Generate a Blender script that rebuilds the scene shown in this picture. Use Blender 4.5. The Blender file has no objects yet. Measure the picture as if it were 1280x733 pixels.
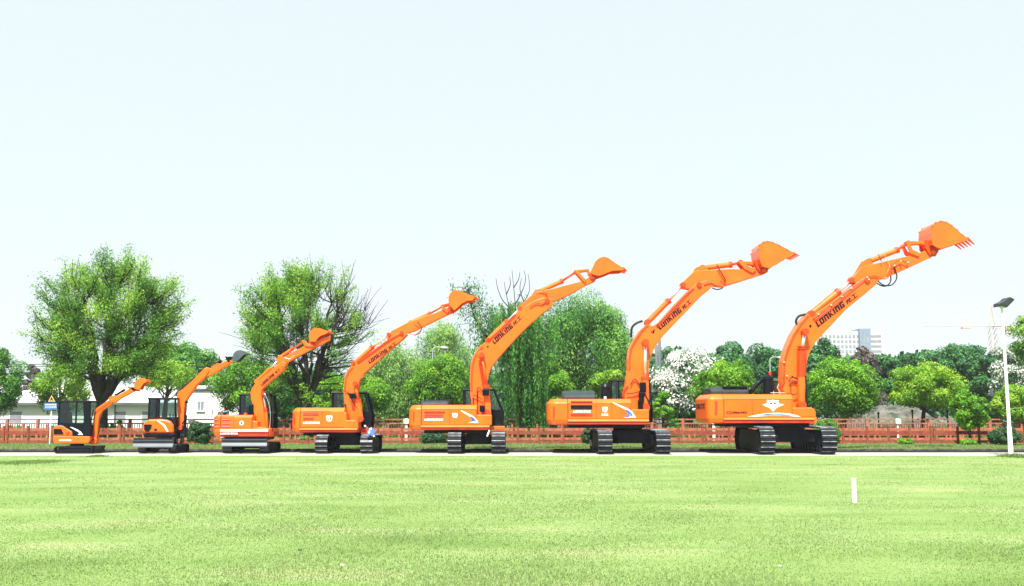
import bpy, bmesh, math, random
import numpy as np
from mathutils import Vector
random.seed(7); rng = np.random.default_rng(11)
S = bpy.context.scene
COL = S.collection

# ------------------------------------------------------------------ camera model
F, HOR, CX, CY, HC = 1225.0, 519.0, 640.0, 366.5, 1.72
TILT = math.atan((HOR-CY)/F)
cT, sT = math.cos(TILT), math.sin(TILT)
def P(px, py, Y):
    u = (px-CX)/F; v = (CY-py)/F
    dy = cT - v*sT; dz = sT + v*cT
    t = Y/dy
    return (u*t, HC + dz*t)
def X(px, Y, py=519): return P(px, py, Y)[0]
def Z(py, Y): return P(640, py, Y)[1]
def M(Y): return F/(Y*1.0)          # pixels per metre near the horizon

cam = bpy.data.cameras.new('camera'); cam.sensor_width = 36; cam.lens = 36*F/1280
cam.clip_end = 6000; cam.clip_start = 0.1
co = bpy.data.objects.new('camera', cam); COL.objects.link(co)
co.location = (0,0,HC); co.rotation_euler = (math.pi/2+TILT, 0, 0)
S.camera = co

# ------------------------------------------------------------------ materials
def nm(name):
    m = bpy.data.materials.new(name); m.use_nodes = True
    nt = m.node_tree; b = nt.nodes['Principled BSDF']
    return m, nt, b
def noise_mat(name, c1, c2, scale=3.0, rough=0.6, metal=0.0, detail=4, bump=0.0, bscale=30, coat=0, spec=0.5, pos=(0.35,0.65)):
    m, nt, b = nm(name)
    tc = nt.nodes.new('ShaderNodeTexCoord')
    n = nt.nodes.new('ShaderNodeTexNoise'); n.inputs['Scale'].default_value = scale; n.inputs['Detail'].default_value = detail
    r = nt.nodes.new('ShaderNodeValToRGB'); r.color_ramp.elements[0].color = (*c1,1); r.color_ramp.elements[1].color = (*c2,1)
    r.color_ramp.elements[0].position = pos[0]; r.color_ramp.elements[1].position = pos[1]
    L = nt.links
    L.new(tc.outputs['Object'], n.inputs['Vector']); L.new(n.outputs['Fac'], r.inputs['Fac']); L.new(r.outputs['Color'], b.inputs['Base Color'])
    b.inputs['Roughness'].default_value = rough; b.inputs['Metallic'].default_value = metal
    b.inputs['Coat Weight'].default_value = coat; b.inputs['Specular IOR Level'].default_value = spec
    if bump:
        n2 = nt.nodes.new('ShaderNodeTexNoise'); n2.inputs['Scale'].default_value = bscale; n2.inputs['Detail'].default_value = 5
        L.new(tc.outputs['Object'], n2.inputs['Vector'])
        bp = nt.nodes.new('ShaderNodeBump'); bp.inputs['Strength'].default_value = bump; bp.inputs['Distance'].default_value = 0.05
        L.new(n2.outputs['Fac'], bp.inputs['Height']); L.new(bp.outputs['Normal'], b.inputs['Normal'])
    return m
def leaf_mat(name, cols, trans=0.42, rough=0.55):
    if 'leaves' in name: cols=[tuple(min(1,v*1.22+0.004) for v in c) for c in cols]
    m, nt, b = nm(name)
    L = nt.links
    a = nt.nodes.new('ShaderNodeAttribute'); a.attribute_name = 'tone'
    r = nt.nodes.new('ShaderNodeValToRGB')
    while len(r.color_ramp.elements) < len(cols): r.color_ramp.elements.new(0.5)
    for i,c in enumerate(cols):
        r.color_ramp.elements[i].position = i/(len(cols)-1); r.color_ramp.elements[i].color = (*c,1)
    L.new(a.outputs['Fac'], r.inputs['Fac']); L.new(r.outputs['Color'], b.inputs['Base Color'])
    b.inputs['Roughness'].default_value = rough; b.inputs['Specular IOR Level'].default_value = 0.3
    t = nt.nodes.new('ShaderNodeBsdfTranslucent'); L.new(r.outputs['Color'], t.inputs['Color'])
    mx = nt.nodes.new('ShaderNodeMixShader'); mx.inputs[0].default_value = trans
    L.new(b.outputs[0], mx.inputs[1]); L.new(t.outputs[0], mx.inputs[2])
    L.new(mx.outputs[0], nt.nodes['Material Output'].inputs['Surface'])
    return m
O = noise_mat('orange_paint', (0.80,0.096,0.0012), (0.90,0.120,0.0016), 1.1, 0.40, coat=0.3, spec=0.35)
OD = noise_mat('red_orange_paint', (0.62,0.035,0.003), (0.72,0.05,0.004), 1.5, 0.5, spec=0.3)
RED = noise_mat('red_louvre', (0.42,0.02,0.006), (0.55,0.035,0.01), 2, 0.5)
BLK = noise_mat('black_plastic', (0.0022,0.0035,0.006), (0.005,0.007,0.011), 4, 0.38, spec=0.12)
STEEL = noise_mat('dark_track_steel', (0.003,0.004,0.008), (0.011,0.013,0.020), 6, 0.5, spec=0.25)
WORN = noise_mat('worn_grouser_steel', (0.08,0.09,0.10), (0.32,0.34,0.36), 5, 0.45, 0.3)
CHASS = noise_mat('black_chassis', (0.0018,0.0025,0.005), (0.006,0.007,0.011), 3, 0.6, spec=0.18)
GREYB = noise_mat('blue_grey_blade', (0.022,0.034,0.048), (0.036,0.050,0.066), 2, 0.5)
SLATE = noise_mat('slate_bucket', (0.035,0.05,0.06), (0.055,0.075,0.085), 3, 0.45)
HOOD = noise_mat('dark_green_grey', (0.010,0.018,0.019), (0.020,0.030,0.031), 4, 0.4)
CHROME = noise_mat('chrome_rod', (0.7,0.7,0.72), (0.8,0.8,0.82), 4, 0.25, 0.9)
CLAMP = noise_mat('pale_clamp', (0.5,0.35,0.25), (0.6,0.45,0.35), 3, 0.5)
WHT = noise_mat('white_decal', (0.78,0.78,0.76), (0.82,0.82,0.8), 3, 0.5)
BLUE = noise_mat('blue_decal', (0.03,0.07,0.30), (0.05,0.10,0.36), 3, 0.5)
LBLUE = noise_mat('pale_blue_decal', (0.09,0.20,0.34), (0.14,0.26,0.40), 3, 0.5)
LET = noise_mat('dark_lettering', (0.012,0.003,0.006), (0.02,0.005,0.008), 3, 0.6, spec=0.2)
SEAM = noise_mat('panel_seam', (0.20,0.03,0.004), (0.25,0.04,0.005), 3, 0.8)
HOSE = noise_mat('rubber_hose', (0.006,0.008,0.010), (0.012,0.014,0.017), 5, 0.5, spec=0.25)
def glass_mat():
    m, nt, b = nm('tinted_glass'); L = nt.links
    tr = nt.nodes.new('ShaderNodeBsdfTransparent'); tr.inputs[0].default_value = (0.80,0.87,0.84,1)
    gl = nt.nodes.new('ShaderNodeBsdfGlossy'); gl.inputs['Color'].default_value=(0.8,0.9,0.95,1); gl.inputs['Roughness'].default_value=0.03
    fr = nt.nodes.new('ShaderNodeFresnel'); fr.inputs[0].default_value=1.5
    mx = nt.nodes.new('ShaderNodeMixShader'); L.new(fr.outputs[0], mx.inputs[0]); L.new(tr.outputs[0], mx.inputs[1]); L.new(gl.outputs[0], mx.inputs[2])
    L.new(mx.outputs[0], nt.nodes['Material Output'].inputs['Surface']); return m
GLASS = glass_mat()

# ------------------------------------------------------------------ object helpers
def tag(o, label=None, cat=None, group=None, kind=None):
    if label: o['label'] = label
    if cat: o['category'] = cat
    if group: o['group'] = group
    if kind: o['kind'] = kind
    return o
def thing(name, loc, label, cat, group=None, rz=0):
    o = bpy.data.objects.new(name, None); COL.objects.link(o); o.location = loc; o.rotation_euler=(0,0,rz)
    o.empty_display_size = 0.3
    return tag(o, label, cat, group)
def rootloc(p):
    while p is not None:
        if p.parent is None: return Vector(p.location)
        p = p.parent
    return Vector((0,0,0))
class B:
    def __init__(s): s.v=[]; s.f=[]; s.xf=None; s.p=[]
    def add(s, vs, fs):
        k=len(s.v); s.p.append((k,len(s.f)))
        if s.xf: vs=[s.xf(*p) for p in vs]
        s.v += [tuple(p) for p in vs]; s.f += [tuple(i+k for i in f) for f in fs]; return s
    def box(s,x0,x1,y0,y1,z0,z1):
        return s.add([(x0,y0,z0),(x1,y0,z0),(x1,y1,z0),(x0,y1,z0),(x0,y0,z1),(x1,y0,z1),(x1,y1,z1),(x0,y1,z1)],
            [(0,3,2,1),(4,5,6,7),(0,1,5,4),(1,2,6,5),(2,3,7,6),(3,0,4,7)])
    def prism(s, xz, y0, y1):        # outline in XZ, extruded along Y
        n=len(xz); a=sum(xz[i][0]*xz[(i+1)%n][1]-xz[(i+1)%n][0]*xz[i][1] for i in range(n))
        if a<0: xz=xz[::-1]
        vs=[(x,y0,z) for x,z in xz]+[(x,y1,z) for x,z in xz]
        return s.add(vs,[tuple(range(n)),tuple(range(2*n-1,n-1,-1))]+[(i,i+n,(i+1)%n+n,(i+1)%n) for i in range(n)])
    def prof(s, yz, x0, x1):         # outline in YZ extruded along X
        n=len(yz); vs=[(x0,y,z) for y,z in yz]+[(x1,y,z) for y,z in yz]
        return s.add(vs,[tuple(range(n)),tuple(range(2*n-1,n-1,-1))]+[(i,i+n,(i+1)%n+n,(i+1)%n) for i in range(n)])
    def loft(s, rings):
        n=len(rings[0]); vs=[p for r in rings for p in r]; fs=[tuple(range(n))[::-1], tuple(range((len(rings)-1)*n,len(rings)*n))]
        for k in range(len(rings)-1):
            for i in range(n): fs.append((k*n+i,k*n+(i+1)%n,(k+1)*n+(i+1)%n,(k+1)*n+i))
        return s.add(vs,fs)
    def tube(s, pts, r, n=8, r2=None):
        pts=[Vector(p) for p in pts]; rings=[]
        m=len(pts)
        for i,p in enumerate(pts):
            d=(pts[min(i+1,m-1)]-pts[max(i-1,0)]).normalized()
            a=d.cross(Vector((0,0,1)) if abs(d.z)<0.9 else Vector((0,1,0))).normalized(); b=d.cross(a)
            rr = r[i] if isinstance(r,(list,tuple)) else (r if r2 is None else r+(r2-r)*i/(m-1))
            rings.append([p+(a*math.cos(t)+b*math.sin(t))*rr for t in [2*math.pi*k/n for k in range(n)]])
        return s.loft(rings)
    def each(s, name, mat, parent=None, bevel=0, smooth=False):
        out=[]
        for i,(k,f) in enumerate(s.p):
            k2,f2 = s.p[i+1] if i+1<len(s.p) else (len(s.v),len(s.f))
            q=B(); q.v=s.v[k:k2]; q.f=[tuple(j-k for j in g) for g in s.f[f:f2]]; out.append(q.make(name,mat,parent,bevel,smooth))
        return out
    def quad(s,a,b,c,d): return s.add([a,b,c,d],[(0,1,2,3)])
    def make(s, name, mat, parent=None, bevel=0, smooth=False, seg=2):
        me=bpy.data.meshes.new(name); off=rootloc(parent)
        if parent is None: off=Vector((0,0,0))
        me.from_pydata([(x-off.x,y-off.y,z-off.z) for x,y,z in s.v],[],s.f)
        bm=bmesh.new(); bm.from_mesh(me); bmesh.ops.recalc_face_normals(bm,faces=bm.faces); bm.to_mesh(me); bm.free()
        for m in (mat if isinstance(mat,(list,tuple)) else [mat]): me.materials.append(m)
        o=bpy.data.objects.new(name,me); COL.objects.link(o)
        if parent: o.parent=parent
        if smooth:
            for p in me.polygons: p.use_smooth=True
        if bevel:
            md=o.modifiers.new('bevel','BEVEL'); md.width=bevel; md.segments=seg; md.limit_method='ANGLE'; md.angle_limit=math.radians(35); md.use_clamp_overlap=True
        return o
def smooth_pts(pts, k=6):
    pts=[Vector(p) for p in pts]; out=[]
    for i in range(len(pts)-1):
        p0=pts[max(i-1,0)];p1=pts[i];p2=pts[i+1];p3=pts[min(i+2,len(pts)-1)]
        for j in range(k):
            t=j/k
            out.append(0.5*((2*p1)+(p2-p0)*t+(2*p0-5*p1+4*p2-p3)*t*t+(3*p1-p0-3*p2+p3)*t*t*t))
    out.append(pts[-1]); return out
def XZ(pl, Y): return [P(a,b,Y) for a,b in pl]
def P3(px,py,Y):
    x,z=P(px,py,Y); return (x,Y,z)

# ------------------------------------------------------------------ lettering (strokes on a 5-high grid)
R=lambda a,b,c,d:[(a,b),(c,b),(c,d),(a,d)]
GLX={}
GL={
 'L':([R(0,0,1.6,4.6),R(1.6,0,3.1,1.3)],3.5),
 'O':([R(0,0,1.6,5),R(2.5,0,4.1,5),R(1.6,0,2.5,1.25),R(1.6,3.75,2.5,5)],4.6),
 'N':([R(0,0,1.6,5),R(2.5,0,4.1,4.7),R(1.6,3.5,2.5,5)],4.6),
 'K':([R(0,0,1.6,5.8),[(1.3,2.2),(3.0,5),(4.3,5),(2.6,2.6),(4.5,0),(3.0,0),(1.3,2.2)]],4.8),
 'I':([R(0,0,1.6,4.6),[(0.1,5.3),(1.4,5.3),(2.1,6.5),(0.7,6.5)]],2.2),
 'G':([R(0,0,1.6,5),R(1.6,0,4.1,1.2),R(1.6,3.8,4.1,5),R(2.7,1.2,4.1,2.9),R(1.9,2.0,2.7,2.9)],4.5),
 '龙':([R(0.0,2.95,5.0,3.9),[(1.5,5),(2.5,5),(1.15,0),(0.0,0)],R(2.5,0.3,3.35,3.1),R(2.5,0,5.0,0.8),R(4.4,0.6,4.9,1.4),[(4.0,2.6),(4.7,2.6),(2.2,0.9),(1.7,1.2)],[(3.4,4.9),(4.1,4.9),(4.6,4.1),(3.9,4.1)]],5.6),
 '工':([R(0.5,4.1,4.7,4.9),R(2.2,0.8,3.1,4.1),R(0,0,5.2,0.8)],5.4),
}
def strokes(parent, text, p0, p1, h, Y, mat, slant=0.18, name='lettering'):
    b=B(); adv=[]; x=0
    for ch in text:
        if ch==' ': x+=1.6; continue
        g,w=GL[ch]; adv.append((ch,x)); x+=w
    tot=x-0.6; ux,uy=p1[0]-p0[0],p1[1]-p0[1]; Ln=math.hypot(ux,uy); ux/=Ln;uy/=Ln; sx=Ln/tot; sy=h/5.0; nx,ny=uy,-ux
    if ny>0: nx,ny=-nx,-ny
    for ch,x in adv:
        k=0.8 if ch in '龙工' else 1.0
        for q,pl in enumerate(GL[ch][0]):
            xz=[]
            for a,c in pl:
                c2=c*k
                A=(x+a+c2*slant)*sx; C=c2*sy
                xz.append(P(p0[0]+ux*A+nx*C, p0[1]+uy*A+ny*C, Y))
            b.prism(xz, Y-0.012-0.0006*q, Y+0.01)
    return b.make(name, mat, parent)
def font(parent, s, px, py, hpx, Y, mat, name='lettering', wpx=None, dz=0.01):
    cu=bpy.data.curves.new('t','FONT'); cu.body=s; cu.size=hpx/M(Y)/0.70; cu.offset=cu.size*0.02; cu.extrude=0.004
    o=bpy.data.objects.new('t',cu); me=bpy.data.meshes.new_from_object(o)
    x,z=P(px,py,Y); off=rootloc(parent)
    sx=1.0 if not wpx else wpx/M(Y)/max(v.co.x for v in me.vertices)
    vs=[(v.co.x*sx+x, Y-dz-v.co.z, v.co.y+z) for v in me.vertices]; fs=[tuple(p.vertices) for p in me.polygons]
    b=B(); b.v=vs; b.f=fs; r=b.make(name,mat,parent)
    bpy.data.objects.remove(o); bpy.data.meshes.remove(me); return r

# ------------------------------------------------------------------ excavator pieces
def track(root, xc, yf, L, h, w, shoes=40, yaw=0.0, pivot=None, rubber=False):
    """one crawler running along Y from yf to yf+L, centred on xc"""
    if pivot is None: pivot=(xc,yf+L/2)
    c,s=math.cos(yaw),math.sin(yaw)
    xf=(lambda x,y,z:(pivot[0]+(x-pivot[0])*c-(y-pivot[1])*s, pivot[1]+(x-pivot[0])*s+(y-pivot[1])*c, z)) if yaw else None
    r=h/2-0.03; L2=L/2-h/2; per=4*L2+2*math.pi*r; yc=yf+L/2
    # shoes follow a stadium path with slightly flattened lower corners
    def pt(t):
        t%=per
        if t<2*L2: return (yc-L2+t, 0.03, 0.0)
        t-=2*L2
        if t<math.pi*r: a=t/r; return (yc+L2+r*math.sin(a), 0.03+r-r*math.cos(a), a)
        t-=math.pi*r
        if t<2*L2: return (yc+L2-t, 0.03+2*r, math.pi)
        t-=2*L2; a=t/r; return (yc-L2-r*math.sin(a), 0.03+r+r*math.cos(a), math.pi+a)
    b=B(); b.xf=xf; gb=B(); gb.xf=xf; pitch=per/shoes; th=0.05 if not rubber else 0.045; g=0.035 if not rubber else 0.022
    for i in range(shoes):
        y,z,a=pt(i*pitch+pitch*0.3); ty,tz=math.cos(a),math.sin(a); ny,nz=math.sin(a),-math.cos(a)
        hl=pitch*(0.47 if not rubber else 0.55); q=[]
        if not rubber:
            gp=[(hl*0.52,0.001),(hl*0.45,g),(hl*0.22,g),(hl*0.15,0.001)]
            gb.prof([(y+ty*u+ny*v, max(z+tz*u+nz*v,0.002)) for (u,v) in gp], xc-w/2+0.01, xc+w/2-0.01)
        prof=[(-hl,-th),(hl,-th),(hl,0),(-hl*0.15,0.0),(-hl*0.25,g*0.7),(-hl*0.45,g*0.7),(-hl*0.55,0),(-hl,0.01)] if not rubber else [(-hl,-th),(hl,-th),(hl,0),(hl*0.55,0),(hl*0.45,g),(hl*0.25,g),(hl*0.15,0.0),(-hl*0.15,0.0),(-hl*0.25,g*0.7),(-hl*0.45,g*0.7),(-hl*0.55,0),(-hl,0.01)]
        for (u,v) in prof: q.append((y+ty*u+ny*v, max(z+tz*u+nz*v,0.002)))
        b.prof(q, xc-w/2, xc+w/2)
    t=b.make('track', STEEL, root, bevel=0)
    if not rubber: gb.make('grouser_row', WORN, t)
    f=B(); f.xf=xf
    f.prof([(yf+h*0.55,h*0.26),(yf+L-h*0.55,h*0.26),(yf+L-h*0.5,h*0.6),(yf+L-h*0.8,h*0.86),(yf+h*0.8,h*0.86),(yf+h*0.5,h*0.6)], xc-w*0.34, xc+w*0.34)
    fo=f.make('track_frame', CHASS, root, bevel=0.02)
    for k,yy in enumerate((yc-L2,yc+L2)):
        q=B(); q.xf=xf; q.tube([(xc-w*0.2,yy,h/2),(xc+w*0.2,yy,h/2)], r-0.09, 20); q.tube([(xc-w*0.3,yy,h/2),(xc+w*0.3,yy,h/2)], r*0.38, 14)
        q.make('drive_sprocket' if k else 'idler_wheel', STEEL, root, bevel=0.01)
    n=max(3,int(L/0.55)); 
    q=B(); q.xf=xf
    for i in range(n):
        yy=yc-L2+2*L2*(i+0.5)/n; q.tube([(xc-w*0.33,yy,h*0.19),(xc+w*0.33,yy,h*0.19)], h*0.11, 12)
    q.each('track_roller', STEEL, root)
def undercarriage(root, xa, xb, yf, L, h, w, zring, ringr, shoes=42, yaw=0.0, rubber=False):
    xc=(xa+xb)/2; yc=yf+L/2; piv=(xc,yc)
    for x in (xa,xb): track(root,x,yf,L,h,w,shoes,yaw,piv,rubber)
    c,s=math.cos(yaw),math.sin(yaw)
    xf=(lambda x,y,z:(piv[0]+(x-piv[0])*c-(y-piv[1])*s, piv[1]+(x-piv[0])*s+(y-piv[1])*c, z)) if yaw else None
    b=B(); b.xf=xf; d=xb-xa
    b.prism([(xc-d*0.30,h*0.42),(xc+d*0.30,h*0.42),(xc+d*0.34,h*0.8),(xc+d*0.22,h*0.98),(xc-d*0.22,h*0.98),(xc-d*0.34,h*0.8)], yc-L*0.17, yc+L*0.17)
    for sy in (-1,1):
        for sx in (-1,1):
            x0,x1=sorted((xc+sx*d*0.22, xc+sx*(d*0.5)))
            z0=h*0.45
            b.add([(x0,yc+sy*L*0.12-0.14,z0),(x1,yc+sy*L*0.24-0.14,z0-0.04),(x1,yc+sy*L*0.24+0.14,z0-0.04),(x0,yc+sy*L*0.12+0.14,z0),
                   (x0,yc+sy*L*0.12-0.14,h*0.9),(x1,yc+sy*L*0.24-0.14,h*0.66),(x1,yc+sy*L*0.24+0.14,h*0.66),(x0,yc+sy*L*0.12+0.14,h*0.9)],
                  [(0,3,2,1),(4,5,6,7),(0,1,5,4),(1,2,6,5),(2,3,7,6),(3,0,4,7)])
    b.make('undercarriage_frame', CHASS, root, bevel=0.02)
    r=B(); r.tube([(xc,yc,h*0.95),(xc,yc,zring)], ringr, 28); r.make('slewing_ring', CHASS, root)

def body(root, xcw, x0, x1, ytop, ysk, ybot, Yf, Yb, cham=0.16, cwr=0.7, yct=None, ycb=None, xskirt=None, name_cw=True):
    """machinery house: px columns. xcw = tail px, x0 = seam px, x1 = front px."""
    Xc,X0,X1=X(xcw,Yf,ysk),X(x0,Yf,ysk),X(x1,Yf,ysk)
    zt,zs,zb=Z(ytop,Yf),Z(ysk,Yf),Z(ybot,Yf); zs2=zs-(zs-zb)*0.42
    prof=[(Yf,zs),(Yf,zt-cham*1.05),(Yf+0.03,zt-cham*0.9),(Yf+cham*0.95,zt-0.02),(Yf+cham*1.3,zt),(Yb-cham*1.3,zt),(Yb,zt-cham),(Yb,zs)]
    h=B().prof(prof,X0,X1).make('engine_cover', O, root, bevel=0.02)
    xs=X(xskirt or x1,Yf,ysk)
    sk=[(Yf+0.02,zs-0.002),(Yf-0.03,zs-0.01),(Yf-0.10,zs2+0.02),(Yf-0.10,zs2+0.0),(Yb+0.10,zs2),(Yb-0.02,zs-0.002)]
    B().prof(sk,X0-0.01,xs).make('side_skirt', O, root, bevel=0.012)
    B().prof([(Yf-0.055,zs2-0.004),(Yf-0.055,zb+0.03),(Yf+0.05,zb),(Yb-0.12,zb),(Yb+0.06,zs2-0.004)],X0-0.01,xs-0.01).make('skirt_shade_band', RED, root, bevel=0.01)  # lower skirt; its underside shade is put into the darker red
    # counterweight: rounded plan, lofted
    def ring(inset,z):
        pts=[]; xa=Xc+inset; ya=Yf-0.02+inset; yb=Yb+0.02-inset; r=max(cwr-inset,0.15)
        pts.append((X0-0.015,ya,z))
        for k in range(9):
            a=math.pi/2*k/8; pts.append((xa+r-r*math.sin(a), ya+r-r*math.cos(a), z))
        for k in range(9):
            a=math.pi/2*k/8; pts.append((xa+r-r*math.cos(a), yb-r+r*math.sin(a), z))
        pts.append((X0-0.015,yb,z)); return pts
    ct=Z(yct,Yf) if yct else zt; cb=Z(ycb,Yf) if ycb else zb
    rings=[ring(0.16,cb),ring(0.05,cb+0.06),ring(0.0,cb+0.22),ring(0.0,ct-cham*1.1),ring(0.04,ct-cham*0.8),ring(cham*0.9,ct-0.02),ring(cham*1.3,ct)]
    cw=B().loft(rings).make('counterweight', O, root, bevel=0.012)
    bp=B().box(X0+0.1,xs-0.15,Yf+0.3,Yb-0.3,zb-0.14,zb+0.05).make('deck_plate', CHASS, root, bevel=0.02)
    return h,cw
def seams(par, cols, y0, y1, Yf, rows=(), mat=None):
    b=B()
    for c in cols:
        x=X(c,Yf,y1); b.box(x-0.012,x+0.012,Yf-0.004,Yf+0.01,Z(y1,Yf),Z(y0,Yf))
    for (a,c,r) in rows:
        z=Z(r,Yf); b.box(X(a,Yf,r),X(c,Yf,r),Yf-0.005,Yf+0.01,z-0.010,z+0.010)
    b.make('panel_seam', mat or SEAM, par)
def vent(par, x0,x1,y0,y1,Yf, mat=RED, slats=2):
    xa,xb=X(x0,Yf,y1),X(x1,Yf,y1); za,zb=Z(y1,Yf),Z(y0,Yf)
    v=B().box(xa,xb,Yf-0.006,Yf+0.02,za,zb).make('vent', mat, par)
    b=B(); n=slats
    for i in range(n):
        z=za+(zb-za)*(i+0.5)/n; hh=(zb-za)/n*0.16
        b.add([(xa,Yf-0.03,z-hh),(xb,Yf-0.03,z-hh),(xb,Yf-0.008,z+hh),(xa,Yf-0.008,z+hh),(xa,Yf-0.022,z-hh*1.4),(xb,Yf-0.022,z-hh*1.4)],[(0,1,2,3),(0,4,5,1)])
    b.make('louvre', mat, v)
def flat(par, name, pl, Y, mat, d=0.008, t=0.0):
    return B().prism(XZ(pl,Y),Y-d-t,Y+0.01).make(name,mat,par)
def boom(root, name, pl, Yc, w, mat=None, bevel=0.02, rims=True):
    """welded box section: side plates stand slightly proud of the top and bottom plates"""
    Yf=Yc-w/2
    return B().prism(XZ(pl,Yf),Yf,Yc+w/2).make(name, mat or O, root, bevel=bevel)
def cyl(root, a, m, e, Yc, r, name='hydraulic_cylinder', rodmat=None, barmat=None, dy=0.0):
    A,Mm,E=[Vector(P3(*q,Yc+dy)) for q in (a,m,e)]
    c=B().tube([A,Mm],r,14).make(name, barmat or O, root, bevel=0.01, smooth=False)
    B().tube([Mm-(Mm-A).normalized()*0.05,E],r*0.5,10).make('piston_rod', rodmat or CHROME, c, smooth=True)
    d=(Mm-A).normalized()
    B().tube([Mm-d*0.10,Mm+d*0.03],r*1.18,14).tube([A-Vector((0,r*1.3,0)),A+Vector((0,r*1.3,0))],r*1.1,12).tube([E-Vector((0,r*1.3,0)),E+Vector((0,r*1.3,0))],r*0.9,12).each('cylinder_end', OD if barmat is None else barmat, c)
    return c
def pin(root, px,py,Yf,w,r,mat=None,name='pivot_pin'):
    x,z=P(px,py,Yf); B().tube([(x,Yf-0.04,z),(x,Yf+w+0.04,z)],r,16).make(name, mat or O, root, bevel=0.008)
def hose(root, pts, Y, r=0.022, mat=None, name='hose', sag=None):
    B().tube(smooth_pts([P3(a,b,(Y if len(q)==0 else Y+q[0])) for a,b,*q in pts],5),r,7).make(name, mat or HOSE, root, smooth=True)
def bucket(root, shell, mouth, Yc, w, teeth=5, tl=0.22, mat=None, bolts=0, toothmat=None, tdir=None):
    """shell = px outline of the curved back from hinge round to the lip; mouth = px points from lip back to hinge"""
    Yf=Yc-w/2; Yb=Yc+w/2; mat=mat or O
    sh=[Vector((x,0,z)) for x,z in XZ(shell,Yf)]; mo=[Vector((x,0,z)) for x,z in XZ(mouth,Yf)]
    poly=[(v.x,v.z) for v in sh+mo]; cen=sum(sh,Vector())/len(sh)
    b=B()
    b.prism(poly,Yf,Yf+0.035); b.prism(poly,Yb-0.035,Yb)
    n=len(sh)
    inn=[]
    for i,v in enumerate(sh):
        t=(sh[min(i+1,n-1)]-sh[max(i-1,0)]).normalized(); nn=Vector((-t.z,0,t.x))
        if nn.dot(cen-v)<0: nn=-nn
        inn.append(v+nn*0.04)
    for i in range(n-1):
        a,c,d,e=sh[i],sh[i+1],inn[i+1],inn[i]
        b.prism([(a.x,a.z),(c.x,c.z),(d.x,d.z),(e.x,e.z)],Yf+0.036,Yb-0.036)
    bk=b.make('bucket', mat, root)
    # edge strip along the back of each side plate
    lip=sh[-1]; d=(sh[-1]-sh[-2]).normalized()
    if tdir: 
        a=Vector((*P(*tdir,Yf),0)); d=Vector((a.x-lip.x,0,a.y-lip.z)).normalized()
    up=Vector((-d.z,0,d.x))
    if up.z<0: up=-up
    for k in range(teeth):
        y=Yf+0.08+(w-0.16)*k/(teeth-1); q=B(); tw=min(0.07,w/teeth*0.3); L=tl
        B0=lip-d*0.10
        q.loft([[ (B0+up*0.05).to_tuple()[:1]+(y-tw,)+(B0+up*0.05).to_tuple()[2:], (B0+up*0.05).to_tuple()[:1]+(y+tw,)+(B0+up*0.05).to_tuple()[2:],
                  (B0-up*0.05).to_tuple()[:1]+(y+tw,)+(B0-up*0.05).to_tuple()[2:], (B0-up*0.05).to_tuple()[:1]+(y-tw,)+(B0-up*0.05).to_tuple()[2:]],
                [ ((lip+d*L).x,y-tw*0.5,(lip+d*L).z+0.012),((lip+d*L).x,y+tw*0.5,(lip+d*L).z+0.012),((lip+d*L).x,y+tw*0.5,(lip+d*L).z-0.012),((lip+d*L).x,y-tw*0.5,(lip+d*L).z-0.012)]])
        q.make('tooth', toothmat or OD, bk)
    if bolts:
        s0=len(sh)//3
        q=B()
        for yy in (Yf,Yb):
            for k in range(bolts):
                t=s0+(len(sh)-1-s0)*k/bolts; i=int(t); f=t-i; v=sh[i].lerp(sh[min(i+1,n-1)],f)
                q.tube([(v.x,yy-0.03,v.z),(v.x,yy+0.05,v.z)],0.026,8)
        q.each('wear_lug', OD, bk)
    return bk
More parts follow.
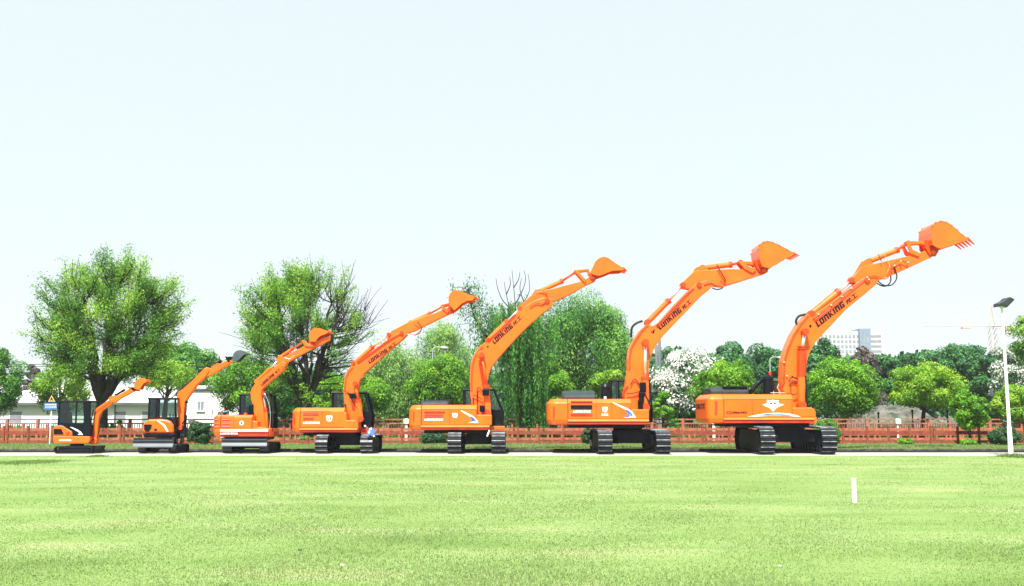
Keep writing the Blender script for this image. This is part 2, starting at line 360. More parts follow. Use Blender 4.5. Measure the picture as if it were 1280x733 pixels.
def cab(root, x0,x1,y0,y1,Y0,Y1, frame=None, mids=(), bw=0.07, slant=0.0, base=None, seat=True):
    """glazed operator cab; px columns at its near face Y0"""
    fm=frame or BLK
    xa,xb=X(x0,Y0,y1),X(x1,Y0,y1); zt,zb=Z(y0,Y0),Z(y1,Y0)
    zw = Z(base,Y0) if base else zb+ (zt-zb)*0.28
    b=B(); h=bw/2
    xs=[xa+h,xb-h]+[X(m,Y0,y1) for m in mids]
    for x in xs[:2]:
        sl=slant if x>xa+0.2 else 0
        for y in (Y0+h,Y1-h): b.tube([(x,y,zb),(x+sl*0.2,y,zb+(zt-zb)*0.35),(x-sl,y,zt-0.06)],h*1.25,6)
    for x in xs[2:]:
        b.box(x-h,x+h,Y0+0.01,Y0+bw,zb,zt-0.04); b.box(x-h,x+h,Y1-bw,Y1-0.01,zb,zt-0.04)
    b.box(xa,xb,Y0,Y1,zb,zb+0.06)
    fr=b.make('cab', fm, root, bevel=0.015)
    B().box(xa-0.04,xb-slant+0.05,Y0-0.03,Y1+0.03,zt-0.08,zt).make('cab_roof', fm, fr, bevel=0.03)
    lp=B().box(xa+0.01,xb-0.01,Y0+0.012,Y0+0.05,zb,zw); lp.box(xa+0.01,xb-0.01,Y1-0.05,Y1-0.012,zb,zw); lp.box(xa+0.012,xa+0.05,Y0+0.05,Y1-0.05,zb,zw+0.0)
    lp.make('door_panel', fm, fr, bevel=0.01)
    g=B(); g.prism([(xa+bw,zw),(xb-bw,zw),(xb-bw-slant,zt-0.08),(xa+bw,zt-0.08)],Y0+0.025,Y0+0.031); g.prism([(xa+bw,zw),(xb-bw,zw),(xb-bw-slant,zt-0.08),(xa+bw,zt-0.08)],Y1-0.031,Y1-0.025)
    g.prof([(Y0+bw,zw),(Y1-bw,zw),(Y1-bw,zt-0.08),(Y0+bw,zt-0.08)],xa+0.02,xa+0.026)
    g.make('window_glass', GLASS, fr)
    if seat:
        sx=xa+(xb-xa)*0.38; ym=(Y0+Y1)/2; s=B()
        s.box(sx-0.22,sx+0.25,ym-0.24,ym+0.24,zb+0.35,zb+0.5); s.prism([(sx-0.30,zb+0.45),(sx-0.16,zb+0.45),(sx-0.24,zb+1.1),(sx-0.34,zb+1.1)],ym-0.23,ym+0.23)
        s.box(sx-0.35,sx-0.25,ym-0.13,ym+0.13,zb+1.12,min(zb+1.3,zt-0.1)); s.box(sx-0.2,sx+0.2,ym-0.2,ym+0.2,zb+0.05,zb+0.35)
        s.make('seat', BLK, fr, bevel=0.03)
        c=B(); c.tube([(xb-0.35,ym-0.2,zb+0.05),(xb-0.4,ym-0.2,zb+0.85)],0.03,6); c.tube([(xb-0.35,ym+0.2,zb+0.05),(xb-0.4,ym+0.2,zb+0.85)],0.03,6); c.box(xb-0.5,xb-0.3,ym-0.28,ym+0.28,zb+0.05,zb+0.2)
        c.make('control_lever', BLK, fr)
    return fr
GRP='orange excavators parked in a row in order of size'
def excav(label, x, y): return thing('excavator', (x,y,0), label, 'excavator', GRP)
def shield(par, x0,x1,y0,y1,Y):
    w=x1-x0; h=y1-y0
    s=flat(par,'emblem',[(x0,y0+h*0.1),(x0+w*0.3,y0),(x0+w*0.5,y0+h*0.08),(x0+w*0.7,y0),(x1,y0+h*0.1),(x1-w*0.1,y1-h*0.1),(x0+w*0.75,y1),(x0+w*0.3,y1),(x0+w*0.1,y1-h*0.15)],Y,WHT)
    b=B(); 
    for q in ([(x0+w*.38,y0+h*.25),(x0+w*.5,y0+h*.25),(x0+w*.5,y0+h*.8),(x0+w*.25,y0+h*.8),(x0+w*.25,y0+h*.66),(x0+w*.38,y0+h*.66)],[(x0+w*.6,y0+h*.2),(x0+w*.78,y0+h*.2),(x0+w*.78,y0+h*.75),(x0+w*.6,y0+h*.75)]):
        b.prism(XZ(q,Y),Y-0.014,Y)
    b.make('emblem_mark', OD, s)

# ================================================================== EXCAVATOR 7 (largest)
def ex7():
    yf=42.9; L=5.1; h=1.22; w=0.64; yc=yf+L/2
    r=excav('largest orange excavator at the right end, white winged emblem and highest bucket', X(998,yc), yc)
    undercarriage(r, X(959.5,yf), X(1036.5,yf), yf, L, h, w, Z(528,44), 0.75, 46)
    Yf=44.0; Yb=47.0
    h_,cw=body(r, 884, 905, 992, 493, 522, 529.5, Yf, Yb, cham=0.2, cwr=0.32, xskirt=1018)
    # front step deck
    B().prism(XZ([(991,509.5),(1014,509.5),(1018,511.5),(1020,515),(1020,522.2),(991,522.2)],Yf),Yf+0.003,Yf+1.25).make('front_deck', O, r, bevel=0.05)
    B().prism(XZ([(1017,522),(1020,522),(1020.5,527),(1019,529),(1017,529)],Yf),Yf-0.07,Yf+1.25).make('deck_end', O, r, bevel=0.02)
    seams(h_,(905.6,940.5,990.5),499.5,521.5,Yf,((905,992,499.3),))
    flat(cw,'grip_recess',[(893.5,501.5),(897,501.5),(896.6,519),(893.5,520)],Yf-0.02,RED,0.006)
    xr=X(884,Yf,522); zt_=Z(507.6,Yf)-0.10
    cu=bpy.data.curves.new('t','FONT'); cu.body='DEUTZ'; cu.size=0.30; cu.offset=0.008; cu.extrude=0.004
    o_=bpy.data.objects.new('t',cu); me_=bpy.data.meshes.new_from_object(o_); wd_=max(v.co.x for v in me_.vertices)
    q=B(); q.v=[(xr-0.008-v.co.z, Yb-0.45-v.co.x*(2.1/wd_), v.co.y+zt_) for v in me_.vertices]; q.f=[tuple(p.vertices) for p in me_.polygons]; q.make('lettering',LET,cw)
    bpy.data.objects.remove(o_); bpy.data.meshes.remove(me_)
    font(h_,'CDM6490',907.5,517.3,2.9,Yf,LET,wpx=26)
    flat(h_,'stripe_decal',[(934,521.3),(944,519),(957,517),(972,516.3),(985,517),(994,519),(1001,521.4),(985,520.4),(960,520.2)],Yf,WHT,0.006)
    flat(h_,'stripe_decal',[(945,519.6),(958,517.7),(972,517.1),(984,518.2),(992,520.3),(970,520.0)],Yf,LBLUE,0.011)
    flat(h_,'stripe_decal',[(946,519.4),(956,517.8),(965,517.4),(958,519.0)],Yf,BLUE,0.016)
    e=flat(h_,'emblem',[(953,506),(958.5,504.6),(958.8,500),(962,500.8),(966,500),(970,500.8),(973,500.2),(973.3,504.6),(980,506),(974,508.3),(970.5,510),(966.4,514.8),(962,510),(957.5,508.4)],Yf,WHT,0.008)
    flat(e,'emblem_mark',[(962.4,503.8),(965.2,503.8),(965.2,505.6),(962.4,505.6)],Yf,BLK,0.013)
    flat(e,'emblem_mark',[(967,503.8),(969.8,503.8),(969.8,505.6),(967,505.6)],Yf,BLK,0.013)
    flat(e,'emblem_mark',[(968.6,507.2),(969.6,507.2),(969.6,509.8),(967.8,510.6),(967.8,509.6),(968.6,509.2)],Yf,BLK,0.013)
    # engine hood, exhaust duct, air cleaner
    Yh=44.6
    B().prof([(Yh,Z(493,Yh)-0.05),(Yh,Z(488,Yh)),(Yh+0.25,Z(484,Yh)),(Yh+1.9,Z(484,Yh)),(Yh+2.0,Z(493,Yh)-0.05)],X(889,Yh),X(937,Yh)).make('engine_hood', HOOD, r, bevel=0.06)
    g=B()
    for k in range(14):
        x=X(907+k*2.1,Yh); g.box(x,x+0.04,Yh+0.02,Yh+0.10,Z(487.2,Yh),Z(484,Yh)+0.015)
    g.box(X(905,Yh),X(938,Yh),Yh+0.05,Yh+1.8,Z(484,Yh)-0.02,Z(483,Yh)); g.make('hood_grille', BLK, r, bevel=0.01)
    B().tube([P3(936,493,45.2),P3(941,487,45.2),P3(947,479.5,45.2),P3(953,475.5,45.2)],0.11,12).make('air_duct', BLK, r, smooth=True)
    a=B().tube([P3(960,494,45.2),P3(960,475,45.2)],0.24,18); a.tube([P3(960,475,45.2),P3(960,471.5,45.2),P3(960,469,45.2)],[0.26,0.24,0.10],18); a.make('air_cleaner', BLK, r)
    B().tube([P3(962.5,469,45.3),P3(962.5,465.5,45.3),P3(962.5,464.5,45.3)],[0.05,0.07,0.03],10).make('beacon_lamp', OD, r)
    k=B().tube([P3(967,493,44.3),P3(967,489,44.3)],0.022,8); k.tube([P3(975,493,44.3),P3(974.3,489,44.3),P3(971.5,485,44.3),P3(973.5,480,44.3)],0.022,8); k.tube([P3(963,491.2,44.3),P3(981,491.2,44.3)],0.018,8); k.make('handrail', CHROME, r)
    cab(r, 967,1010.5,476,527,46.0,47.1,slant=0.12,base=508)
    # boom
    Yc=45.55; w=0.72; Yb0=Yc-w/2
    bm=boom(r,'boom',[(982,512),(978,496),(977.6,480),(978.2,465),(978.8,452),(982.5,437),(990,419),(999,404.5),(1009.5,392.5),(1016,394),(1030,384.5),(1050,369.5),(1070,354.5),(1080,347.5),(1090,344),(1098,346.5),(1097.5,352),(1095,356),(1083,366.5),(1059,386),(1032,414.5),(1017,431),(1010,446),(1007,467),(1005.6,490),(1006,512)],Yc,w)
    flat(bm,'edge_plate',[(978.8,478),(979.6,452),(984,437),(991.5,419.5),(1001,404.5),(1010,395),(1012,396),(1003,406),(994,420.5),(986.5,438),(982,453),(981,478)],Yb0,OD,0.01)
    strokes(bm,'LONKING',(1022.3,409.6),(1056.3,383.2),7.4,Yb0,LET); strokes(bm,'龙工',(1058.8,380.9),(1071.8,370.8),6.9,Yb0,LET,0.12)
    flat(bm,'lifting_mark',[(1011,407.5),(1013.6,405.5),(1014.6,408),(1012.4,410.5)],Yb0,BLK,0.012)
    # corrugated lift cylinder and its housing
    cyl(r,(1001.5,507),(1002,440),(1006,415),Yc,0.17,dy=-w/2-0.2)
    sp=B()
    for k in range(13):
        sp.tube([P3(1001.8+0.03*k,470-k*3.0,Yb0-0.2),P3(1001.8+0.03*k,468.9-k*3.0,Yb0-0.2)],0.205,14)
    sp.make('cylinder_guard', OD, r)
    cyl(r,(1014,393),(1048,365.5),(1064,351),Yc,0.14,dy=-0.18)
    cyl(r,(1014,392),(1048,364),(1064,350),Yc,0.14,dy=0.22)
    st=boom(r,'arm',[(1061.5,352),(1066,347),(1077,334.3),(1090,330.6),(1138,319.6),(1152,315.5),(1166,309.5),(1171,313),(1170,319),(1150,328.6),(1121,342),(1112,345.5),(1105,348),(1098,351.5),(1088,351),(1080,355),(1073,355.5)],Yc,0.5)
    B().prism(XZ([(1071.5,340),(1080,326),(1086.5,323.8),(1090,327),(1092,331.5),(1078,336)],Yc-0.2),Yc-0.2,Yc-0.12).prism(XZ([(1071.5,340),(1080,326),(1086.5,323.8),(1090,327),(1092,331.5),(1078,336)],Yc-0.2),Yc+0.12,Yc+0.2).each('cylinder_bracket', O, st, bevel=0.01)
    cyl(r,(1085,327.5),(1122,312.5),(1134,304.5),Yc,0.13,rodmat=OD)
    B().prism(XZ([(1132,303.5),(1136,303),(1141,312),(1150,316.5),(1149,321),(1138,317)],Yc-0.33),Yc-0.33,Yc-0.26).prism(XZ([(1132,303.5),(1136,303),(1141,312),(1150,316.5),(1149,321),(1138,317)],Yc-0.33),Yc+0.26,Yc+0.33).each('linkage', O, st, bevel=0.01)
    B().prism(XZ([(1133,302),(1137,301.5),(1152,301.5),(1158,303),(1158,307.5),(1151,305),(1136,306.5)],Yc-0.2),Yc-0.2,Yc+0.2).each('linkage', O, st, bevel=0.02)
    bk=bucket(r,[(1166,306),(1165,300),(1164.6,291),(1165.5,283),(1170,278),(1177.5,276),(1186.5,279),(1194,285),(1202,292.5),(1211.5,299)],[(1207.5,301),(1192,306),(1183,309.3),(1176,311),(1170,309)],Yc-0.0,1.5,5,0.36,bolts=7,toothmat=OD,tdir=(1219,305.5))
    bo=bk
    B().prism(XZ([(1156,300),(1164,303),(1170,310),(1173,314),(1169,321),(1162,319),(1156,310)],Yc-0.3),Yc-0.34,Yc-0.26).prism(XZ([(1156,300),(1164,303),(1170,310),(1173,314),(1169,321),(1162,319),(1156,310)],Yc-0.3),Yc+0.26,Yc+0.34).each('bucket_ear', OD, bk, bevel=0.01)
    pin(r,1166.5,315.5,Yc-0.34,0.68,0.10); pin(r,1084,350,Yc-0.4,0.8,0.13,OD)
    # hoses
    Y0=Yb0-0.06
    hose(r,[(1093,347),(1103,356),(1113,357),(1119,352),(1121,345),(1118,334)],Y0+0.1,0.03)
    hose(r,[(1090,349),(1098,355.5),(1106,358),(1112,354.5),(1113.5,347),(1110,338)],Y0+0.2,0.03)
    hose(r,[(997,408),(995,402),(998,396),(1003,394),(1010,393)],Yc,0.055)
    hose(r,[(1103,315),(1108,323),(1112,332),(1109,340)],Y0+0.05,0.012,CHROME)
    hose(r,[(1098,318),(1100,323),(1102,327)],Y0+0.05,0.02)
    for d in (0,1.5,3.0):
        hose(r,[(1016+d,399.5+d),(1040+d,381+d*0.8),(1060+d,364+d*0.7),(1074+d,353+d*0.4),(1083,347+d*0.5)],Yb0-0.02,0.02,OD if d!=1.5 else O,'pipe')
    hose(r,[(1085,346),(1094,345),(1104,349),(1110,347),(1113,340),(1115,331)],Y0,0.025,OD,'pipe')
    hose(r,[(1115,331),(1125,325.5),(1134,329)],Y0+0.05,0.022,OD,'pipe')
    cl=B()
    for a,b2 in ((1023,393),(1039,381.5),(1052,371),(1064,360.5),(1084,347),(1086,349.5),(1118,332),(1126,326.5),(1135,328),(980,453),(983.5,470)):
        x,z=P(a,b2,Y0); cl.box(x-0.035,x+0.035,Y0-0.04,Y0+0.1,z-0.03,z+0.03)
    cl.each('hose_clamp', CLAMP, r, bevel=0.01)
    hose(r,[(986,478),(990,472),(999,474),(1006,479)],Y0-0.05,0.028); hose(r,[(984,492),(994,493),(1000,485),(998,476),(989,470)],Y0-0.12,0.028); hose(r,[(981,491),(976,484),(980,478),(979,470)],Y0,0.03,OD)
    hose(r,[(1008,508),(1008.5,490),(1007,470)],Y0,0.035)
    hose(r,[(989,493),(988.6,481),(993,479),(1000,481)],Y0,0.02)
ex7()
# ================================================================== EXCAVATOR 6
def ex6():
    yf=43.3; L=5.0; h=1.06; w=0.62; yc=yf+L/2
    r=excav('second largest orange excavator, dark open side vents and blue swoosh, silver rod on boom', X(790,yc), yc)
    undercarriage(r, X(756.5,yf), X(829,yf), yf, L, h, w, Z(530,44), 0.68, 44)
    Yf=44.1; Yb=46.9
    h_,cw=body(r, 685, 709.8, 789.5, 499, 524, 531.3, Yf, Yb, cham=0.18, cwr=0.45, xskirt=811)
    B().prism(XZ([(789,512),(811.5,512),(811.5,524.2),(789,524.2)],Yf),Yf+0.003,Yf+1.2).make('front_deck', O, r, bevel=0.04)
    seams(h_,(710.5,745.5,765,788.7),504.5,523.6,Yf,((710,789,504.6),))
    for a,b2 in ((501.6,503.2),(506.4,511.9),(517.4,520.2)): vent(h_,713.4,740.4,a,b2,Yf,CHASS if b2-a>3 else RED,2 if b2-a<4 else 3)
    strokes(h_,'LONKING',(716.5,515.9),(738,515.9),2.4,Yf,WHT,0)
    flat(cw,'grip_recess',[(691,508.5),(693.3,508.5),(692.8,522),(691,523)],Yf-0.02,RED,0.006)
    shield(h_,752.6,759.4,508.8,515.4,Yf)
    for k in range(3): flat(h_,'emblem_mark',[(752.2+k*2.9,517.4),(754.2+k*2.9,517.4),(754.2+k*2.9,519.8),(752.2+k*2.9,519.8)],Yf,WHT,0.006)
    flat(h_,'swoosh_decal',[(765,503.4),(768,503.8),(784,510.5),(790,514.5),(795,522.2),(779,522.4),(788,520.8),(787,517),(783,513)],Yf,WHT,0.007)
    flat(h_,'swoosh_decal',[(780.8,511.6),(786,513.3),(789.6,516.5),(790.8,520),(784,521.8),(780.5,521.6),(784.5,519.4),(784,515.5)],Yf,BLUE,0.012)
    flat(h_,'swoosh_decal',[(786,517),(788.4,518.4),(789,520.3),(786,521)],Yf,LBLUE,0.016)
    Yh=44.6
    B().prof([(Yh,Z(499,Yh)-0.05),(Yh,Z(495,Yh)),(Yh+0.45,Z(488.2,Yh)),(Yh+1.8,Z(488.2,Yh)),(Yh+2.0,Z(499,Yh)-0.05)],X(704,Yh),X(745,Yh)).make('engine_hood', HOOD, r, bevel=0.07)
    B().tube([P3(718,488,45.4),P3(717,484.5,45.4)],0.04,8).make('exhaust_pipe', BLK, r)
    a=B().tube([P3(757,499,45.2),P3(757,484,45.2)],0.19,16); a.tube([P3(757,484,45.2),P3(757,480,45.2)],[0.22,0.15],16); a.box(X(752,45.4),X(763,45.4),45.4,45.9,Z(499,45.4),Z(482.5,45.4)); a.make('air_cleaner', BLK, r, bevel=0.01)
    B().tube([P3(756.5,499,44.6),P3(756.5,496,44.6)],0.06,8).make('beacon_lamp', WHT, r)
    cab(r, 764,816,475,528,45.95,47.0,mids=(774,),slant=0.1,base=506)
    Yc=45.5; w=0.68; Yb0=Yc-w/2
    bm=boom(r,'boom',[(790,513),(781,500),(780.5,492),(782.5,478),(784.8,464),(785,448),(786.6,436),(792.7,424),(800,413.5),(808.6,405),(816,407.5),(824,402.5),(842,382),(860,363.5),(872,353.5),(884,350.5),(892,353.5),(891,358),(885.8,363),(875.9,371),(852,396),(828.4,420.6),(818,435),(812,450),(810.5,468),(810,500),(811,513)],Yc,w)
    flat(bm,'edge_plate',[(785.6,464),(786,448),(788,436),(794,424.5),(802,413),(809,406.5),(811,408),(804,415),(796.5,426),(790.4,437),(788.4,448),(788,464)],Yb0,OD,0.01)
    strokes(bm,'LONKING',(824.8,413),(852.3,389.8),6.6,Yb0,LET); strokes(bm,'龙工',(854.2,387.8),(864.4,378.6),6.2,Yb0,LET,0.12)
    flat(bm,'lifting_mark',[(815,417),(817,412),(818.6,412),(817.4,417)],Yb0,BLK,0.012); flat(bm,'lifting_mark',[(813.6,415.6),(815,413),(815.6,414),(814.6,416.4)],Yb0,BLK,0.012)
    cyl(r,(806.6,510),(806.6,472),(806.6,428.5),Yc,0.17,dy=-w/2-0.17)
    for dy in (-0.17,0.2): cyl(r,(809,403.5),(836,376),(853,356.5),Yc,0.13,dy=dy)
    st=boom(r,'arm',[(850,359.5),(856,350.5),(868,338.8),(890,337.6),(915,336.4),(936,337),(946,333),(956,331),(961,335),(957,342),(925,352),(903,358.5),(893,357),(880,354.5),(872,357),(862,361.5)],Yc,0.48)
    br=[(866,342),(870,334.5),(878,332),(884,334),(886,338.5)]
    B().prism(XZ(br,Yc-0.2),Yc-0.2,Yc-0.12).prism(XZ(br,Yc-0.2),Yc+0.12,Yc+0.2).each('cylinder_bracket', O, st, bevel=0.01)
    cyl(r,(877,335.5),(914,331),(925,328.6),Yc,0.13,rodmat=OD)
    lk=[(923,327),(928,327.3),(936,333),(945,337.5),(941,341.5),(931,336.5)]
    B().prism(XZ(lk,Yc-0.32),Yc-0.32,Yc-0.25).prism(XZ(lk,Yc-0.32),Yc+0.25,Yc+0.32).each('linkage', O, st, bevel=0.01)
    B().prism(XZ([(924,326.5),(941,327),(947,330),(944,333),(939,331),(926,330.5)],Yc-0.2),Yc-0.2,Yc+0.2).each('linkage', O, st, bevel=0.02)
    bk=bucket(r,[(953.5,333.5),(950.6,328),(948.6,320),(947.6,312),(949.6,305.5),(955.4,302),(962,301.6),(971,304.8),(982.4,310.8),(993.5,317)],[(989,320.5),(980.8,324.4),(971,331),(961,335.4)],Yc,1.4,5,0.26,bolts=7,tdir=(1000.5,320))
    ear=[(941,326),(947,325),(953,331),(961,335),(959,341),(952,343),(946,336)]
    B().prism(XZ(ear,Yc-0.3),Yc-0.34,Yc-0.26).prism(XZ(ear,Yc-0.3),Yc+0.26,Yc+0.34).each('bucket_ear', OD, bk, bevel=0.01)
    pin(r,955,338,Yc-0.34,0.68,0.09); pin(r,874,356,Yc-0.38,0.76,0.12,OD)
    Y0=Yb0-0.06
    hose(r,[(896,331),(899,337),(904,345),(907,352),(903,360),(896,362),(890,360)],Y0+0.05,0.028)
    hose(r,[(880,356),(889,354),(899,359),(905,358),(907,352),(900,345)],Y0+0.02,0.022,OD,'pipe')
    for d in (0,1.6): hose(r,[(820+d,408+d),(840+d,387+d),(856+d,370+d*0.6),(866+d,361)],Yb0-0.02,0.02,OD,'pipe')
    hose(r,[(789,422),(790,410),(796,404),(803,401.5)],Yc,0.055,HOSE)
    hose(r,[(788,482),(793,474),(799,481),(801,487)],Y0-0.02,0.025); hose(r,[(783,492),(790,492),(800,489),(803,484)],Y0-0.05,0.022,LET); hose(r,[(779,497),(779,490),(785,482)],Y0,0.028,OD)
    hose(r,[(805,492),(810,500),(811.5,508)],Y0-0.3,0.03); hose(r,[(812,505),(813.5,490),(811,475)],Y0,0.03)
    v=B(); 
    for a,b2,s in ((802,485,0.16),(800,497,0.13),(799,507,0.13)): 
        x,z=P(a,b2,Y0); v.box(x-s*0.8,x+s,Y0-0.42,Y0-0.2,z-0.2,z+0.25)
    v.make('control_valve', BLK, r, bevel=0.04)
ex6()
# ================================================================== EXCAVATOR 5
def ex5():
    yf=43.9; L=4.1; h=0.94; w=0.60; yc=yf+L/2
    r=excav('mid-size orange excavator standing before the weeping willow, red side vents and blue swoosh', X(594,yc), yc)
    undercarriage(r, X(568,yf), X(623,yf), yf, L, h, w, Z(538,44), 0.6, 40)
    Yf=44.6; Yb=47.2
    h_,cw=body(r, 510.3, 526.6, 596, 506.5, 531.6, 538, Yf, Yb, cham=0.17, cwr=0.45, xskirt=612)
    B().prism(XZ([(595.5,518.7),(614.6,518.7),(614.6,531.8),(595.5,531.8)],Yf),Yf+0.003,Yf+1.1).make('front_deck', O, r, bevel=0.03)
    B().box(X(611.8,45.6),X(631,45.6),45.6,Yb,Z(537.5,45.6),Z(533,45.6)).make('cab_deck', O, r, bevel=0.02)
    seams(h_,(527,562,595.2),512,531,Yf,((527,596,512),))
    vent(h_,530.5,556,514.2,516.8,Yf); vent(h_,530.5,554,518.2,521.8,Yf)
    strokes(h_,'LONKING',(530.5,526),(553.5,526),2.4,Yf,WHT,0)
    flat(cw,'grip_recess',[(516,514.5),(517.6,514.5),(517.2,525),(515.8,526)],Yf-0.02,RED,0.006)
    shield(h_,565.2,572,516.4,522.4,Yf)
    flat(h_,'swoosh_decal',[(575.5,513.6),(578,513.6),(590,519.6),(596,524.8),(598,529),(585,528.4),(592,527.2),(590,522.6)],Yf,WHT,0.007)
    flat(h_,'swoosh_decal',[(587.5,520.6),(592,522),(595.5,526.8),(589.5,526.8)],Yf,BLUE,0.012)
    Yh=45.1
    B().prof([(Yh,Z(507,Yh)-0.05),(Yh,Z(504,Yh)),(Yh+0.2,Z(501.2,Yh)),(Yh+1.6,Z(501.2,Yh)),(Yh+1.8,Z(507,Yh)-0.05)],X(526,Yh),X(560,Yh)).make('engine_hood', HOOD, r, bevel=0.05)
    g=B(); g.box(X(530,Yh),X(558,Yh),Yh+0.3,Yh+1.4,Z(501.3,Yh),Z(500.2,Yh)); g.make('hood_grille', BLK, r, bevel=0.02)
    cab(r, 578.5,628.5,486.5,532,46.0,47.1,slant=0.35,base=512,bw=0.10)
    Yc=45.7; w=0.62; Yb0=Yc-w/2
    bm=boom(r,'boom',[(596,520),(590,508),(588.2,495),(587.4,478),(588.2,458),(590.5,448),(595,439),(601,432),(608,426.5),(628,407.5),(646,390.5),(656,383),(668,376),(680,372),(691,374),(691.5,380),(685,387),(676.9,393),(662,406),(647.4,420.5),(632,437.5),(621.6,449.5),(614,460),(610.5,469),(608,484),(606.5,500),(606,520)],Yc,w)
    flat(bm,'edge_plate',[(588.6,490),(588.3,478),(589.4,458),(592,448),(597,439.5),(603,433),(605,435),(599,441),(594.2,449.5),(591.8,459),(590.7,478),(590.8,490)],Yb0,OD,0.01)
    strokes(bm,'LONKING',(618,431),(641.6,409.4),6.0,Yb0,LET); strokes(bm,'龙工',(643,407.6),(652.2,398.2),5.6,Yb0,LET,0.12)
    flat(bm,'lifting_mark',[(608.6,433),(610.4,432),(611,434.2),(609.4,435.4)],Yb0,BLK,0.012)
    pin(r,601,443,Yb0,w,0.16,O,'boom_boss')
    cyl(r,(609,516),(608,482),(602,444),Yc,0.14,dy=-w/2-0.14,rodmat=O)
    sp=B()
    for k in range(12):
        sp.tube([P3(600.8+0.55*k*0.9,450+k*3.0,Yb0-0.12),P3(600.9+0.55*k*0.9,451+k*3.0,Yb0-0.12)],0.12,12)
    sp.make('cylinder_guard', OD, r)
    B().prism(XZ([(606,486),(612.5,492),(614,520),(606,520)],Yb0-0.3),Yb0-0.3,Yb0-0.05).make('boom_foot', O, r, bevel=0.03)
    for dy in (-0.16,0.16): cyl(r,(610,426),(634,402),(650,386),Yc,0.12,dy=dy)
    st=boom(r,'arm',[(647,388),(652,380.5),(662,371),(672,364.5),(690,361),(728.5,351),(736,346.5),(741,344),(745,347),(744,351.5),(733,356.3),(713.5,367.5),(700,374),(690,378),(680,378),(668,380.5),(658,386.5)],Yc,0.42)
    br=[(662,373),(667,365),(675,361.5),(681,364)]
    B().prism(XZ(br,Yc-0.2),Yc-0.2,Yc-0.12).prism(XZ(br,Yc-0.2),Yc+0.12,Yc+0.2).each('cylinder_bracket', O, st, bevel=0.01)
    cyl(r,(671,366),(703,351.5),(719.5,340.5),Yc,0.11,rodmat=OD)
    lk=[(718,339),(721.5,338),(732.5,350),(731,354)]
    B().prism(XZ(lk,Yc-0.29),Yc-0.29,Yc-0.22).prism(XZ(lk,Yc-0.29),Yc+0.22,Yc+0.29).each('linkage', O, st, bevel=0.01)
    B().prism(XZ([(719,337.6),(736,336.2),(738,343.5),(735.6,344.4),(734,339),(721,340.6)],Yc-0.18),Yc-0.18,Yc+0.18).each('linkage', O, st, bevel=0.01)
    bk=bucket(r,[(740,342.5),(739.4,338),(742,332.5),(744.3,327),(748.8,323),(754.8,321),(760,322.3),(770,329.6),(780.5,336)],[(777.5,338),(765,338.6),(757,342),(748.8,345),(742,343.5)],Yc,1.15,5,0.15,bolts=0,tdir=(783,337.5))
    B().prism(XZ([(737,341),(748,344.6),(746,348.5),(741,351),(737,347)],Yc-0.26),Yc-0.28,Yc+0.28).each('bucket_ear', OD, bk, bevel=0.02)
    pin(r,742,347.5,Yc-0.3,0.6,0.08); pin(r,684,376,Yc-0.35,0.7,0.11,OD)
    Y0=Yb0-0.06
    hose(r,[(673,362),(681,364),(684,372),(683,378),(677,381)],Y0+0.06,0.024,O); hose(r,[(662,384),(670,379),(678,380),(684,374),(683,366)],Y0,0.022,OD,'pipe')
    for d in (-2.4,-1.2): hose(r,[(612+d,428+d),(630+d,412+d),(646+d,395+d)],Yb0-0.02,0.02,OD,'pipe')
    hose(r,[(596.5,505),(596.5,488),(598.5,484.5),(604,491)],Y0-0.04,0.022); hose(r,[(591,494),(597,496),(603,499.5)],Y0-0.05,0.022); hose(r,[(592,506),(591,497)],Y0,0.025)
    v=B()
    for a,b2,s in ((607.5,490.5,0.15),(603,511,0.12)):
        x,z=P(a,b2,Y0); v.box(x-s,x+s,Y0-0.45,Y0-0.1,z-0.16,z+0.16)
    v.make('control_valve', BLK, r, bevel=0.04)
    hose(r,[(612,538),(610,543),(609,546)],44.4,0.04,WHT,'step_bar')
ex5()
